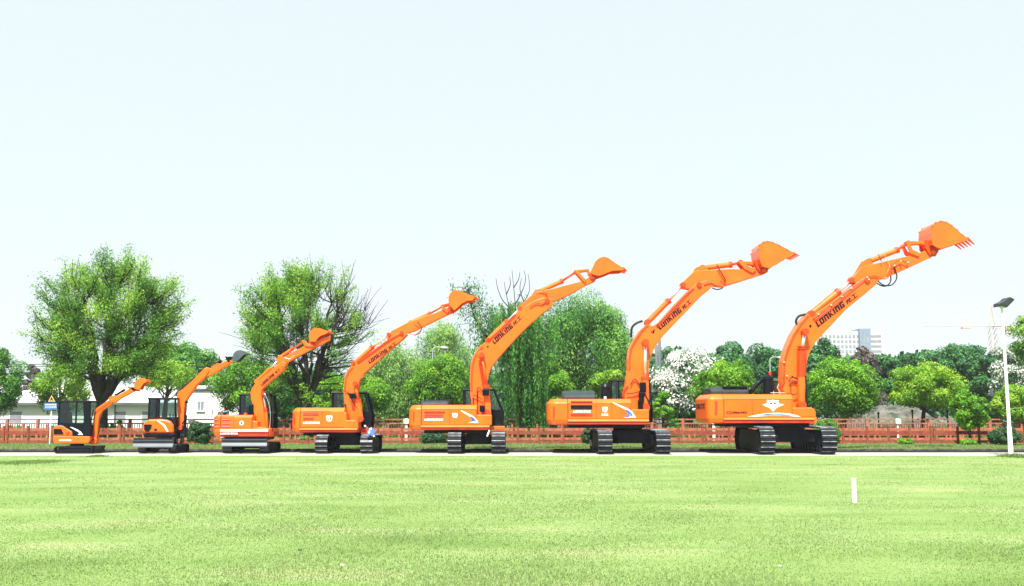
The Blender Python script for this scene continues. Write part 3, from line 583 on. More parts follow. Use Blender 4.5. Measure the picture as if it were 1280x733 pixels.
# ================================================================== EXCAVATOR 4
def ex4():
    yf=44.2; L=3.4; h=0.83; w=0.55; yc=yf+L/2
    r=excav('fourth orange excavator from the left, white shield emblem and blue cloth by its front track', X(431,yc), yc)
    undercarriage(r, X(402,yf), X(458.3,yf), yf, L, h, w, Z(541,44.4), 0.5, 36)
    Yf=44.6; Yb=47.0
    h_,cw=body(r, 363.4, 374.7, 430, 510, 535.3, 541, Yf, Yb, cham=0.15, cwr=0.4, xskirt=447)
    B().prism(XZ([(429,515.5),(433,516),(433,525.5),(444,525.5),(447,528.5),(448,535.5),(429,535.5)],Yf),Yf+0.003,Yf+1.0).make('front_deck', O, r, bevel=0.03)
    seams(h_,(375.2,402.3),514.5,534.8,Yf,((375,412,514.6),(375,430,534)))
    vent(h_,379,398,516,519.6,Yf); vent(h_,379,392,522,525,Yf)
    strokes(h_,'LONKING',(378.8,530),(399.5,530),2.4,Yf,WHT,0)
    flat(cw,'grip_recess',[(366.3,517.5),(368,517.5),(367.6,528.5),(366,529.5)],Yf-0.02,RED,0.006)
    shield(h_,407.6,415.5,519.6,526.8,Yf)
    B().box(X(446,45.4),X(462,45.4),45.5,Yb,Z(540.6,45.5),Z(536,45.5)).make('cab_deck', OD, r, bevel=0.02)
    cab(r, 413.5,463.5,490.5,535,45.9,46.9,slant=0.25,base=514,bw=0.10)
    B().tube([P3(413,497,45.7),P3(413,488,45.7)],0.03,8).box(X(411.5,45.7),X(414.5,45.7),45.65,45.75,Z(490,45.7),Z(486.5,45.7)).make('mirror', BLK, r)
    Yc=45.6; w=0.56; Yb0=Yc-w/2
    bm=boom(r,'boom',[(436,528),(431.5,516),(430,500),(429.3,484),(431,471),(434,463.5),(439,457.5),(448,451.5),(468,437),(484,425.5),(494,418),(504,414),(509,418),(503,424),(490.6,434.7),(476,447.5),(465,458),(455,467),(449.5,475),(447,488),(446,505),(446,528)],Yc,w)
    strokes(bm,'LONKING',(461.9,455.2),(484.5,439.6),4.6,Yb0,LET); strokes(bm,'龙工',(486.6,437.6),(495.4,430.4),4.4,Yb0,LET,0.12)
    flat(bm,'edge_plate',[(430.2,490),(430.2,484),(432,471.5),(435.5,464.5),(441,458.8),(442.5,460.4),(437.5,465.8),(434,472.5),(432.4,485),(432.4,490)],Yb0,OD,0.01)
    cyl(r,(451,524),(447.5,500),(444,480),Yc,0.12,dy=-w/2-0.12,rodmat=O)
    B().prism(XZ([(444,500),(449.5,506),(452,528),(444,528)],Yb0-0.2),Yb0-0.2,Yb0-0.02).make('boom_foot', O, r, bevel=0.02)
    for dy in (-0.15,0.15): cyl(r,(442,455),(466,434),(486,418.5),Yc,0.10,dy=dy)
    st=boom(r,'arm',[(484,425),(486.5,417),(490,413.5),(513,401.5),(545,391),(556,385.8),(561,383.8),(567,388),(563,392),(549,398.5),(530,408),(519,413.5),(510,416.5),(500,417),(493,422)],Yc,0.36)
    B().prism(XZ([(508,405),(512,400.5),(518,400),(522,402.5)],Yc-0.16),Yc-0.16,Yc+0.16).each('cylinder_bracket', O, st, bevel=0.01)
    cyl(r,(514,403),(538,392),(553.5,383.2),Yc,0.09,rodmat=OD)
    lk=[(550,383.5),(553,382),(561,388.5),(559,392)]
    B().prism(XZ(lk,Yc-0.25),Yc-0.25,Yc-0.19).prism(XZ(lk,Yc-0.25),Yc+0.19,Yc+0.25).each('linkage', O, st, bevel=0.01)
    B().prism(XZ([(550.5,381.8),(562,378.6),(563,381.5),(552,385)],Yc-0.15),Yc-0.15,Yc+0.15).each('linkage', OD, st, bevel=0.01)
    bk=bucket(r,[(562,381.5),(560.6,377),(560.6,371.5),(562.7,366.7),(568,362.8),(574.4,363.3),(583,367.3),(593.5,371.2)],[(590.8,375.6),(584,376),(577,379.7),(571.5,385),(567.5,388)],Yc,1.0,5,0.14,tdir=(596,372.5))
    B().prism(XZ([(561,382),(569,387.5),(567,391),(562,391.5),(559,388)],Yc-0.22),Yc-0.24,Yc+0.24).each('bucket_ear', OD, bk, bevel=0.02)
    pin(r,502,416,Yc-0.33,0.66,0.09,OD)
    Y0=Yb0-0.06
    hose(r,[(517,401),(524,406),(525,413),(519,418.5),(511,417)],Y0+0.04,0.016,O); hose(r,[(522,402),(527,410),(524,416.5),(518,419.5)],Y0+0.08,0.02)
    for d in (-0.6,0.6): hose(r,[(447+d,454+d),(470+d,437.5+d),(486+d,426+d),(500,418+d)],Yb0-0.02,0.018,OD,'pipe')
    v=B(); x,z=P(441.5,495,Y0); v.box(x-0.14,x+0.14,Y0-0.3,Y0-0.02,z-0.13,z+0.13); v.make('control_valve', BLK, r, bevel=0.04)
    hose(r,[(431,489),(437,492),(441,495)],Y0,0.02); hose(r,[(434,490),(441,502),(447,512),(451,522)],Y0-0.14,0.02); hose(r,[(431,514),(432.5,510),(431,505)],Y0,0.035)
    # lamp on the deck corner
    q=B(); x,z=P(456.7,532.8,44.9); q.tube([(x,44.95,z),(x,44.80,z),(x,44.76,z)],[0.035,0.045,0.03],14); q.tube([(x,44.9,z),(x+0.02,45.6,z-0.12)],0.025,8); q.make('work_lamp', WHT, r)
    return yf
ex4()
def cloth():
    # crumpled blue cloth with white patches on the front track of excavator 4
    n=16; vs=[]; fs=[]; rr=random.Random(3)
    x0,z0=X(464.5,44.3),0.83
    for j in range(n+1):
        for i in range(n+1):
            a=i/n-0.5; b=j/n-0.5
            y=44.35+b*0.32; z=z0+0.34-1.1*abs(b)**1.5*0.7-0.55*abs(a)**2+0.05*math.sin(i*1.7+j)+rr.uniform(-.012,.012)
            vs.append((x0+a*0.34+0.02*math.sin(j*1.3), y-0.12*max(0,-b)*(1+a), z-0.05))
    for j in range(n):
        for i in range(n): k=j*(n+1)+i; fs.append((k,k+1,k+n+2,k+n+1))
    m=noise_mat('blue_white_cloth',(0.03,0.10,0.35),(0.75,0.75,0.78),7,0.8,pos=(0.56,0.60))
    b=B(); b.add(vs,fs); o=b.make('cloth',m,None,smooth=True); md=o.modifiers.new('s','SOLIDIFY'); md.thickness=0.02
    tag(o,'blue cloth with white patches lying on the right track of the fourth excavator','cloth')
cloth()
# ================================================================== EXCAVATOR 3
def ex3():
    yf=44.7; L=1.9; h=0.50; w=0.42; yc=yf+L/2
    r=excav('small orange excavator with three rows of slotted side vents, grey front blade and orange bucket', X(306,yc), yc)
    undercarriage(r, X(286,yf), X(333,yf), yf, L, h, w, Z(547,44.6), 0.42, 30, rubber=True, yaw=math.radians(-4))
    # blade facing the lane
    Yb_=44.0
    pr=[(Yb_+0.10,Z(548.8,Yb_)),(Yb_+0.02,Z(550,Yb_)),(Yb_+0.10,Z(553.5,Yb_)),(Yb_+0.03,Z(557.3,Yb_)),(Yb_-0.02,Z(558.2,Yb_)),(Yb_+0.10,Z(558.2,Yb_)),(Yb_+0.18,Z(553,Yb_)),(Yb_+0.16,Z(548.8,Yb_))]
    bl=B().prof(pr,X(277.5,Yb_),X(334.5,Yb_)).make('dozer_blade', GREYB, r, bevel=0.01)
    B().box(X(277.5,Yb_),X(334.5,Yb_),Yb_+0.05,Yb_+0.22,Z(549.6,Yb_),Z(548.2,Yb_)).make('blade_edge', CHASS, bl)
    B().tube([(X(294,Yb_),Yb_+0.1,0.42),(X(295,Yb_),yc,0.45)],0.06,8).tube([(X(318,Yb_),Yb_+0.1,0.42),(X(317,Yb_),yc,0.45)],0.06,8).each('blade_arm', CHASS, bl)
    Yf=44.6; Yb=46.6
    h_,cw=body(r, 265.3, 275.6, 315, 519, 536, 546.5, Yf, Yb, cham=0.10, cwr=0.25, xskirt=336)
    B().prism(XZ([(314.5,526),(321,527),(322,534),(337,536),(337,546),(314.5,546)],Yf),Yf+0.05,Yf+0.8).make('front_deck', O, r, bevel=0.03)
    seams(h_,(276,292,314.3),521,535.4,Yf,((265.8,292,521.2),))
    for k,(a,b2) in enumerate(((523.4,526.0),(527.9,530.5),(532.3,535))):
        vent(h_,277.3,287.4,a,b2,Yf,RED,1); vent(cw,268.4,273.6,a,b2,Yf-0.02,RED,1)
    e=B(); x,z=P(302,529,Yf); e.tube([(x,Yf-0.008,z),(x,Yf+0.01,z)],0.10,20); e=e.make('emblem',WHT,h_); flat(e,'emblem_mark',[(300.8,527.4),(303.2,527.4),(303,530.5),(301,530.8)],Yf,OD,0.013)
    strokes(h_,'LONKING',(275.5,543.2),(297,543.2),2.0,Yf-0.10,WHT,0)
    fr=cab(r, 297.5,341,492.5,543,45.75,46.6,mids=(313,),slant=0.12,base=517,bw=0.09)
    B().box(X(310,45.1),X(316,45.1),45.1,45.5,Z(534,45.1),Z(505,45.1)).make('hose_guard', BLK, r, bevel=0.04)
    Yc=45.4; w=0.40; Yb0=Yc-w/2
    bm=boom(r,'boom',[(324,546),(320,530),(317,515),(314,500),(313,491),(314.5,486),(320,478.5),(332,468.5),(345.5,457.5),(353,452),(358,454),(355,461.5),(343,472),(331.5,482),(327,488),(326.4,494),(329,508),(333.8,543),(333,546)],Yc,w)
    strokes(bm,'LONKING',(327.4,483.3),(343.3,469.4),3.4,Yb0,LET); strokes(bm,'龙工',(344.8,467.8),(350.8,462.4),3.4,Yb0,LET,0.1)
    cyl(r,(336,541),(332,512),(329.5,492),Yc,0.09,dy=-w/2-0.02)
    for dy in (-0.02,): cyl(r,(321,477),(337,462),(348,450.5),Yc,0.09,dy=dy,barmat=O)
    st=boom(r,'arm',[(345.5,459),(346.8,451.5),(351,448.5),(370,438),(386,430),(398,424.8),(412,419.5),(411.5,425.5),(400,431.6),(384,440),(370,447.2),(360,453),(354,461)],Yc,0.28)
    cyl(r,(349,447.5),(366,436),(379,427.8),Yc,0.07,rodmat=OD,dy=-0.0)
    B().prism(XZ([(346,452),(349,444.5),(353,445.5),(356,449)],Yc-0.13),Yc-0.13,Yc+0.13).each('cylinder_bracket', O, st, bevel=0.01)
    B().prism(XZ([(377,425.6),(380,425.4),(384,430),(392,431),(391,434),(381,433)],Yc-0.2),Yc-0.2,Yc+0.2).each('linkage', O, st, bevel=0.01)
    bk=bucket(r,[(387.5,427),(386.2,421),(387.6,415.5),(390,412),(394,410),(400.6,410.7),(406,413),(411.5,414.8)],[(407,417.6),(401,419.8),(397,423),(394,427.5)],Yc,0.62,4,0.08,tdir=(412.6,415.4))
    B().prism(XZ([(386,426),(395,426.5),(394,431.5),(387,432)],Yc-0.15),Yc-0.15,Yc+0.15).each('bucket_ear', OD, bk, bevel=0.01)
    Y0=Yb0-0.05
    hose(r,[(355,447),(362,449),(366,446),(368,444)],Y0,0.014,CHROME); hose(r,[(352,459),(362,458),(368,450),(380,443),(396,435)],Y0,0.018)
    hose(r,[(331,492),(336,505),(338,520),(337,538)],Y0-0.05,0.016,CHROME); hose(r,[(329,495),(334.5,510),(335,538)],Y0-0.08,0.022,LET); hose(r,[(332,490),(339,500),(341,520),(340,540)],Y0-0.02,0.03)
    hose(r,[(313,526),(317,530),(320,536)],Y0-0.1,0.03,LET); 
    B().tube([P3(265.8,519,45.9),P3(265.8,512,45.9)],0.02,6).tube([P3(281,519,45.6),P3(281,516,45.6)],0.08,10).make('exhaust_pipe', BLK, r)
    B().tube([P3(307,519,45.3),P3(307,516.5,45.3)],0.07,10).make('beacon_lamp', O, r)
ex3()
# ================================================================== EXCAVATOR 2
def ex2():
    yf=44.75; L=1.55; h=0.42; w=0.34; yc=yf+L/2
    r=excav('mini excavator with glazed black cab, rounded orange rear cover, slate grey bucket and grey blade', X(198,yc), yc)
    undercarriage(r, X(179.5,yf), X(219,yf), yf, L, h, w, Z(543,44.6), 0.36, 28, rubber=True, yaw=math.radians(-5))
    Yb_=44.0
    pr=[(Yb_+0.10,Z(549.4,Yb_)),(Yb_+0.02,Z(550.6,Yb_)),(Yb_+0.10,Z(554.5,Yb_)),(Yb_+0.03,Z(558.3,Yb_)),(Yb_-0.02,Z(559.4,Yb_)),(Yb_+0.10,Z(559.4,Yb_)),(Yb_+0.18,Z(554,Yb_)),(Yb_+0.16,Z(549.4,Yb_))]
    bl=B().prof(pr,X(167,Yb_),X(217.3,Yb_)).make('dozer_blade', GREYB, r, bevel=0.01)
    B().box(X(167.5,Yb_),X(217,Yb_),Yb_+0.05,Yb_+0.22,Z(550,Yb_),Z(548,Yb_)).make('blade_edge', CHASS, bl)
    B().tube([(X(182,Yb_),Yb_+0.1,0.36),(X(184,Yb_),yc,0.4)],0.05,8).tube([(X(206,Yb_),Yb_+0.1,0.36),(X(205,Yb_),yc,0.4)],0.05,8).each('blade_arm', CHASS, bl)
    Yf=44.7
    d=B().prism(XZ([(177.5,541.5),(218,541.5),(218.5,547.5),(179,547.5)],Yf),Yf+0.05,Yf+1.4).make('turntable_deck', BLK, r, bevel=0.05)
    hd=B().prism(XZ([(178,537),(179,530),(181.5,526.5),(186,524.4),(200,524),(208,524.9),(213.3,527.2),(216.3,532),(216.8,541.8),(181,541.8),(179,540)],Yf),Yf,Yf+1.45).make('engine_cover', O, r, bevel=0.12,seg=4)
    flat(hd,'vent',[(180,532),(181,530.6),(188.6,530.6),(190,532),(189,536),(186,540),(182,539.6),(180.2,537)],Yf,BLK,0.012)
    flat(hd,'vent',[(192.5,536.4),(196.6,536.4),(196,538.8),(192.8,538.8)],Yf,BLK,0.012)
    flat(hd,'swoosh_decal',[(196,526),(198.5,526.3),(206,531),(210.6,539.8),(209,540),(204.5,532.8)],Yf,WHT,0.012)
    fr=cab(r, 183.5,219.3,497.3,541,Yf+0.12,Yf+1.2,mids=(194.3,197),base=523,bw=0.08,slant=0.04)
    B().box(X(183.5,Yf),X(219,Yf),Yf+0.13,Yf+1.15,Z(526,Yf),Z(521.4,Yf)).make('door_sill', BLK, fr, bevel=0.03)
    B().prism(XZ([(214,522),(219.5,522),(221.5,546),(214,546)],Yf+0.2),Yf+0.1,Yf+1.0).make('cab_front', BLK, fr, bevel=0.04)
    Yc=45.35; w=0.34; Yb0=Yc-w/2
    bm=boom(r,'boom',[(223.4,535),(222.2,520),(221.4,505),(221.2,493),(223,489.8),(228,486.8),(238,478),(245,471.5),(250,466),(255,461),(259,460.8),(261,464),(257.5,470),(247,479.5),(234.5,497),(231,503),(230,511),(229.6,534)],Yc,w)
    hose(r,[(222.4,497),(221.6,492),(224,488.6),(234,480.5),(243,473)],Yc-0.05,0.045)
    cyl(r,(231,541),(232,520),(233.2,503),Yc,0.06,barmat=BLK,dy=-0.1)
    st=boom(r,'arm',[(251,466),(255,460.6),(259,459.2),(264,461.2),(275,455.2),(286,449.6),(291,452.4),(278,460.5),(266,468),(259,471)],Yc,0.24)
    B().prism(XZ([(262,462.5),(264.5,458.2),(272,454),(275,455.6),(268,460)],Yc-0.1),Yc-0.1,Yc+0.1).each('cylinder_bracket', O, st, bevel=0.01)
    cyl(r,(262,460.6),(276,451.6),(284,447.6),Yc,0.06,barmat=BLK,dy=0)
    B().prism(XZ([(282,448),(286,445.8),(292,446),(292.5,449),(287,448.8),(287.5,452.5),(284.5,452.6)],Yc-0.14),Yc-0.14,Yc+0.14).each('linkage', BLK, st, bevel=0.01)
    bk=bucket(r,[(290.6,450.5),(290.8,446),(292,442),(295,439),(298.8,437.8),(302,438.2),(305.5,440),(309,442.4)],[(304,444.2),(300,448),(296.6,451.6),(292,452.4)],Yc,0.55,4,0.10,mat=SLATE,toothmat=SLATE,tdir=(312,442.7))
    Y0=Yb0-0.05
    q=B().prism(XZ([(221,533),(229,532),(232,538),(231,547),(222,549),(218,545)],Yc-0.2),Yc-0.2,Yc+0.2).make('swing_post', BLK, r, bevel=0.04)
    B().tube([P3(225,535,Yc-0.24),P3(225.2,535,Yc+0.24)],0.10,14).make('pivot_pin', OD, r)
    for a,dd in ((0,0),(1.6,0.05),(3.4,-0.05)):
        hose(r,[(219+a,547),(218+a,553),(222+a,557),(226+a,552),(226+a,543)],Y0-0.05+dd,0.03)
    hose(r,[(227.5,530),(231,524),(232.5,514),(233,505)],Y0,0.03); hose(r,[(220.5,542),(219.5,530),(220.5,518)],Y0,0.035)
ex2()
# ================================================================== EXCAVATOR 1
def ex1():
    r=excav('smallest orange mini excavator at the left end of the row, seen side-on with black door', X(92,45), 45.0)
    h=0.34; L=1.78; w=0.25; xc=X(96.3,44.6)
    for yy in (44.5,45.5):
        track(r, xc, yy-L/2, L, h, w, 30, math.pi/2, (xc,yy), True)
    u=B().box(xc-0.35,xc+0.35,44.55,45.45,0.12,0.34); u.tube([(xc-0.1,45,0.3),(xc-0.1,45,0.42)],0.3,20); u.make('undercarriage_frame', CHASS, r, bevel=0.02)
    # folded blade in front of the tracks
    B().prism([(xc+0.86,0.10),(xc+0.98,0.02),(xc+1.0,0.04),(xc+0.95,0.2),(xc+1.0,0.33),(xc+0.92,0.35),(xc+0.86,0.2)],44.45,45.5).make('dozer_blade', BLK, r, bevel=0.01)
    Yf=44.5
    sk=B().prism(XZ([(66,545),(112,545.6),(112.5,551),(110,554.5),(70,554.8),(67,553.5),(66,550)],Yf),Yf,Yf+1.05).make('side_skirt', O, r, bevel=0.04)
    strokes(sk,'LONKING',(74,551.4),(89,551.4),1.8,Yf,WHT,0)
    hd=B().prism(XZ([(66.2,545.4),(66,536),(67,532.6),(69,531.6),(78,532),(83,535.5),(90,539.6),(90.3,545.4)],Yf),Yf+0.01,Yf+1.03).make('engine_cover', O, r, bevel=0.05)
    flat(hd,'vent',[(67.3,536.3),(76.6,536.3),(79.6,543.2),(67.3,543.2)],Yf,BLK,0.008)
    pn=flat(r,'lever',[(82,540),(84,541.5),(86,539.5),(87,540.5),(84.6,543.6),(82,542.4)],Yf-0.01,OD,0.01)
    fr=cab(r, 70.6,112,501,545.6,Yf+0.03,Yf+1.0,mids=(93.3,),base=531,bw=0.07,slant=0.03)
    flat(fr,'door_skin',[(73,529),(81,531.5),(92,538.8),(92,545.3),(111.8,545.3),(111.8,529)],Yf+0.03,BLK,0.02)
    flat(fr,'swoosh_decal',[(87.5,534),(90,534.2),(97.5,537.5),(101,540),(103.8,543.8),(97,543.6),(100,542),(97,539.5)],Yf+0.01,WHT,0.012)
    B().prism(XZ([(104,502),(112.6,503),(113.6,545),(106,545)],Yf+0.06),Yf+0.02,Yf+0.10).make('front_pillar', BLK, fr, bevel=0.02)
    Yc=44.95; w=0.24; Yb0=Yc-w/2
    B().prism(XZ([(111,546),(116,545),(121,549),(120,555),(114,556),(110,554)],Yc-0.14),Yc-0.14,Yc+0.14).make('swing_post', O, r, bevel=0.03)
    bm=boom(r,'boom',[(115.6,552),(115.8,540),(116.4,524),(118,514),(121,510),(128,505.5),(137,499.5),(141,499),(142,502),(136,507.5),(127,513.6),(123.8,520),(122,535),(121,552)],Yc,w)
    st=boom(r,'arm',[(134.5,503),(136,497),(140,494.8),(146,495),(156,489.5),(165,484),(170,483),(172,487.5),(163,491.8),(152,497.6),(143,504)],Yc,0.2)
    cyl(r,(123,508.6),(131,504),(138,498.5),Yc,0.055,barmat=BLK,dy=-0.0)
    cyl(r,(145,494),(155,488),(161,484.5),Yc,0.05,barmat=BLK,dy=0)
    B().prism(XZ([(159,485.5),(162,483),(168,485),(170,489),(167,489.6),(164,487)],Yc-0.1),Yc-0.1,Yc+0.1).each('linkage', O, st, bevel=0.01)
    bk=bucket(r,[(168,486.4),(167.6,481.4),(170,476.5),(174.5,472.6),(178.5,473.8),(184.4,476.8)],[(179.6,479.4),(176.6,483),(174.6,487.4)],Yc,0.42,4,0.05,tdir=(185.5,477.4))
    B().prism(XZ([(166,485),(174,486.5),(173,489.6),(167,489.4)],Yc-0.1),Yc-0.1,Yc+0.1).each('bucket_ear', O, bk, bevel=0.01)
    Y0=Yb0-0.03
    hose(r,[(114.6,546),(113.8,530),(115,520),(117,512)],Y0,0.025); hose(r,[(121,548),(124.4,535),(125,522)],Y0,0.02); hose(r,[(112,549),(114,543),(117,548),(114,552)],Y0-0.08,0.022)
    hose(r,[(118,545),(117.6,530),(119,517),(126,510.6),(138,502)],Y0,0.012)
ex1()

# ------------------------------------------------------------------ mesh from arrays
def arr_mesh(name, V, Fq, mats, parent=None, tone=None, midx=None, off=None):
    me=bpy.data.meshes.new(name); V=np.asarray(V,dtype=np.float32)
    if off is not None: V=V-np.array(off,dtype=np.float32)
    nf,k=Fq.shape
    me.vertices.add(len(V)); me.vertices.foreach_set('co',V.ravel())
    me.loops.add(nf*k); me.loops.foreach_set('vertex_index',Fq.astype(np.int32).ravel())
    me.polygons.add(nf); me.polygons.foreach_set('loop_start',np.arange(0,nf*k,k,dtype=np.int32)); me.polygons.foreach_set('loop_total',np.full(nf,k,dtype=np.int32))
    for m in mats: me.materials.append(m)
    if midx is not None: me.polygons.foreach_set('material_index',midx.astype(np.int32))
    if tone is not None:
        a=me.attributes.new('tone','FLOAT','FACE'); a.data.foreach_set('value',tone.astype(np.float32))
    me.update(calc_edges=True)
    o=bpy.data.objects.new(name,me); COL.objects.link(o)
    if parent: o.parent=parent
    return o
def leaf_arrays(C, Nrm, ln, wd, down=0.0):
    n=len(C); r=rng.normal(size=(n,3)); r[:,2]-=down*3
    t=r-(r*Nrm).sum(1,keepdims=True)*Nrm; t/=np.linalg.norm(t,axis=1,keepdims=True)+1e-9
    b=np.cross(Nrm,t); s=rng.uniform(0.65,1.25,(n,1))
    a=t*ln*s/2; c=b*wd*s/2
    V=np.stack([C-a,C-a*0.1+c,C+a,C-a*0.1-c],1).reshape(-1,3)
    Fq=np.arange(n*4).reshape(n,4); return V,Fq
def unit(a): return a/(np.linalg.norm(a,axis=1,keepdims=True)+1e-9)
BARK=noise_mat('dark_bark',(0.008,0.007,0.006),(0.026,0.022,0.018),6,0.9,bump=0.6,bscale=20)
LM={
 'bright':leaf_mat('bright_leaves',[(0.02,0.085,0.006),(0.06,0.19,0.008),(0.14,0.32,0.012),(0.26,0.42,0.022)]),
 'yellow':leaf_mat('yellow_green_leaves',[(0.03,0.11,0.008),(0.10,0.24,0.012),(0.20,0.35,0.018),(0.34,0.43,0.03)]),
 'mid':leaf_mat('mid_green_leaves',[(0.012,0.065,0.010),(0.035,0.14,0.016),(0.08,0.24,0.022),(0.17,0.33,0.035)]),
 'dark':leaf_mat('dark_green_leaves',[(0.006,0.035,0.012),(0.014,0.075,0.020),(0.032,0.13,0.028),(0.07,0.19,0.035)],0.2),
 'willow':leaf_mat('willow_leaves',[(0.014,0.07,0.014),(0.045,0.17,0.024),(0.12,0.29,0.035),(0.25,0.42,0.06)]),
 'pale':leaf_mat('pale_green_leaves',[(0.05,0.14,0.035),(0.10,0.23,0.05),(0.18,0.32,0.06),(0.26,0.40,0.08)]),
 'elm':leaf_mat('elm_leaves',[(0.02,0.09,0.010),(0.07,0.20,0.018),(0.16,0.33,0.028),(0.34,0.48,0.05)]),
 'purple':leaf_mat('grey_purple_leaves',[(0.03,0.035,0.03),(0.06,0.05,0.045),(0.10,0.08,0.07)],0.1),
 'deep':leaf_mat('deep_hedge_leaves',[(0.006,0.028,0.008),(0.012,0.05,0.012),(0.022,0.075,0.016)],0.1),
}
WHITEF=leaf_mat('white_blossom',[(0.45,0.47,0.42),(0.62,0.63,0.58),(0.75,0.75,0.70)],0.2)
def limb(b,pts,r0,r1,n=6):
    m=len(pts); b.tube(pts,[r0+(r1-r0)*(i/(m-1))**0.8 for i in range(m)],n)
def curve(a,c,bend,k=5):
    a=Vector(a);c=Vector(c);m=(a+c)/2+Vector(bend); return [ (a*(1-t)**2+m*2*t*(1-t)+c*t*t) for t in [i/k for i in range(k+1)]]
TG='trees and shrubs lining the far side of the road'
def clump_tree(label, x0,x1,yt,yb,Y,mat='bright',n=14000,clumps=60,cr=None,leaf=(0.155,0.10),base=None,trunkpx=None,name='round_tree',cat='tree',blossom=0.0,depth=None,down=0.0,flat=0.42,group=TG,fill=0.25,gy=0.05,trunk=True,tvar=0.18,squash=1.0):
    xa,za=P(x0,(yt+yb)/2,Y); xb,_=P(x1,(yt+yb)/2,Y); zt=P((x0+x1)/2,yt,Y)[1]; zb=P((x0+x1)/2,yb,Y)[1]
    cx=(xa+xb)/2; rx=(xb-xa)/2; cz=(zt+zb)/2; rz=(zt-zb)/2; ry=depth or rx*0.9
    tx=X(trunkpx,Y) if trunkpx else cx
    t=thing(name,(tx,Y,gy),label,cat,group)
    cr=cr or min(rx,rz)*0.30
    # clump centres on/in ellipsoid
    n=int(n*1.4); K=clumps; d=unit(rng.normal(size=(K,3))); rad=rng.uniform(0.45,1.08,(K,1))**0.5
    inner=np.array([max(rx-cr*0.75,0.1),max(ry-cr*0.75,0.1),max(rz-cr*0.75,0.1)])
    Cc=d*rad*inner
    # egg shape: a little wider low
    Cc[:,0]*=1+0.10*(-(Cc[:,2]/max(rz,0.1))); 
    rr=cr*rng.uniform(0.5,1.3,K)
    ctone=rng.uniform(-tvar,tvar,K)
    cid=rng.integers(0,K,n); dd=unit(rng.normal(size=(n,3))); dd[:,2]+=0.25; dd=unit(dd)
    q=rng.uniform(0,1,n); rad=np.where(q<fill,rng.uniform(0.3,0.9,n),rng.uniform(0.86,1.05,n))
    if down: dd[:,2]*=1.3
    C=Cc[cid]+dd*(rr[cid]*rad)[:,None]*np.array([1,1,squash if squash!=1 else 0.85])
    if down:
        hang=rng.uniform(0,1,n)**2*down*cr*2.2; C[:,2]-=hang
    C+=rng.normal(size=(n,3))*cr*0.05
    C+=np.array([cx,Y,cz])
    lo=zb-rz*0.05; keep=C[:,2]>max(lo,0.08); 
    C=C[keep]; dd=dd[keep]; cid=cid[keep]
    N=unit(dd+rng.normal(size=C.shape)*flat)
    V,Fq=leaf_arrays(C,N,leaf[0],leaf[1],0.8 if down else 0)
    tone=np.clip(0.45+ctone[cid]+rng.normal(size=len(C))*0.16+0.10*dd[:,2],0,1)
    mi=None; mats=[LM[mat]]
    if blossom:
        mats.append(WHITEF); cb=rng.uniform(0,1,K)
        mi=((rng.uniform(0,1,len(C))<blossom*(0.5+cb[cid]))&(dd[:,2]>-0.3)).astype(int)
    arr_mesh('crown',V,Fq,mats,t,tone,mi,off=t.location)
    if trunk:
        b=B(); tr=max(0.06,rx*0.06); top=(cx,Y,cz-rz*0.15)
        limb(b,curve((tx,Y,-0.05),top,((tx-cx)*0.3,0,0)),tr*1.25,tr*0.6,8)
        for k in range(9):
            p=Vector((cx,Y,cz))+Vector(Cc[k%K]*0.8); s=Vector((tx,Y,0)).lerp(Vector(top),random.uniform(0.5,0.95))
            if s.z<gy+0.2: continue
            limb(b,curve(s,p,(0,0,-0.1*rx)),tr*0.5,tr*0.15,5)
        b.make('trunk',BARK,t,smooth=True)
    return t
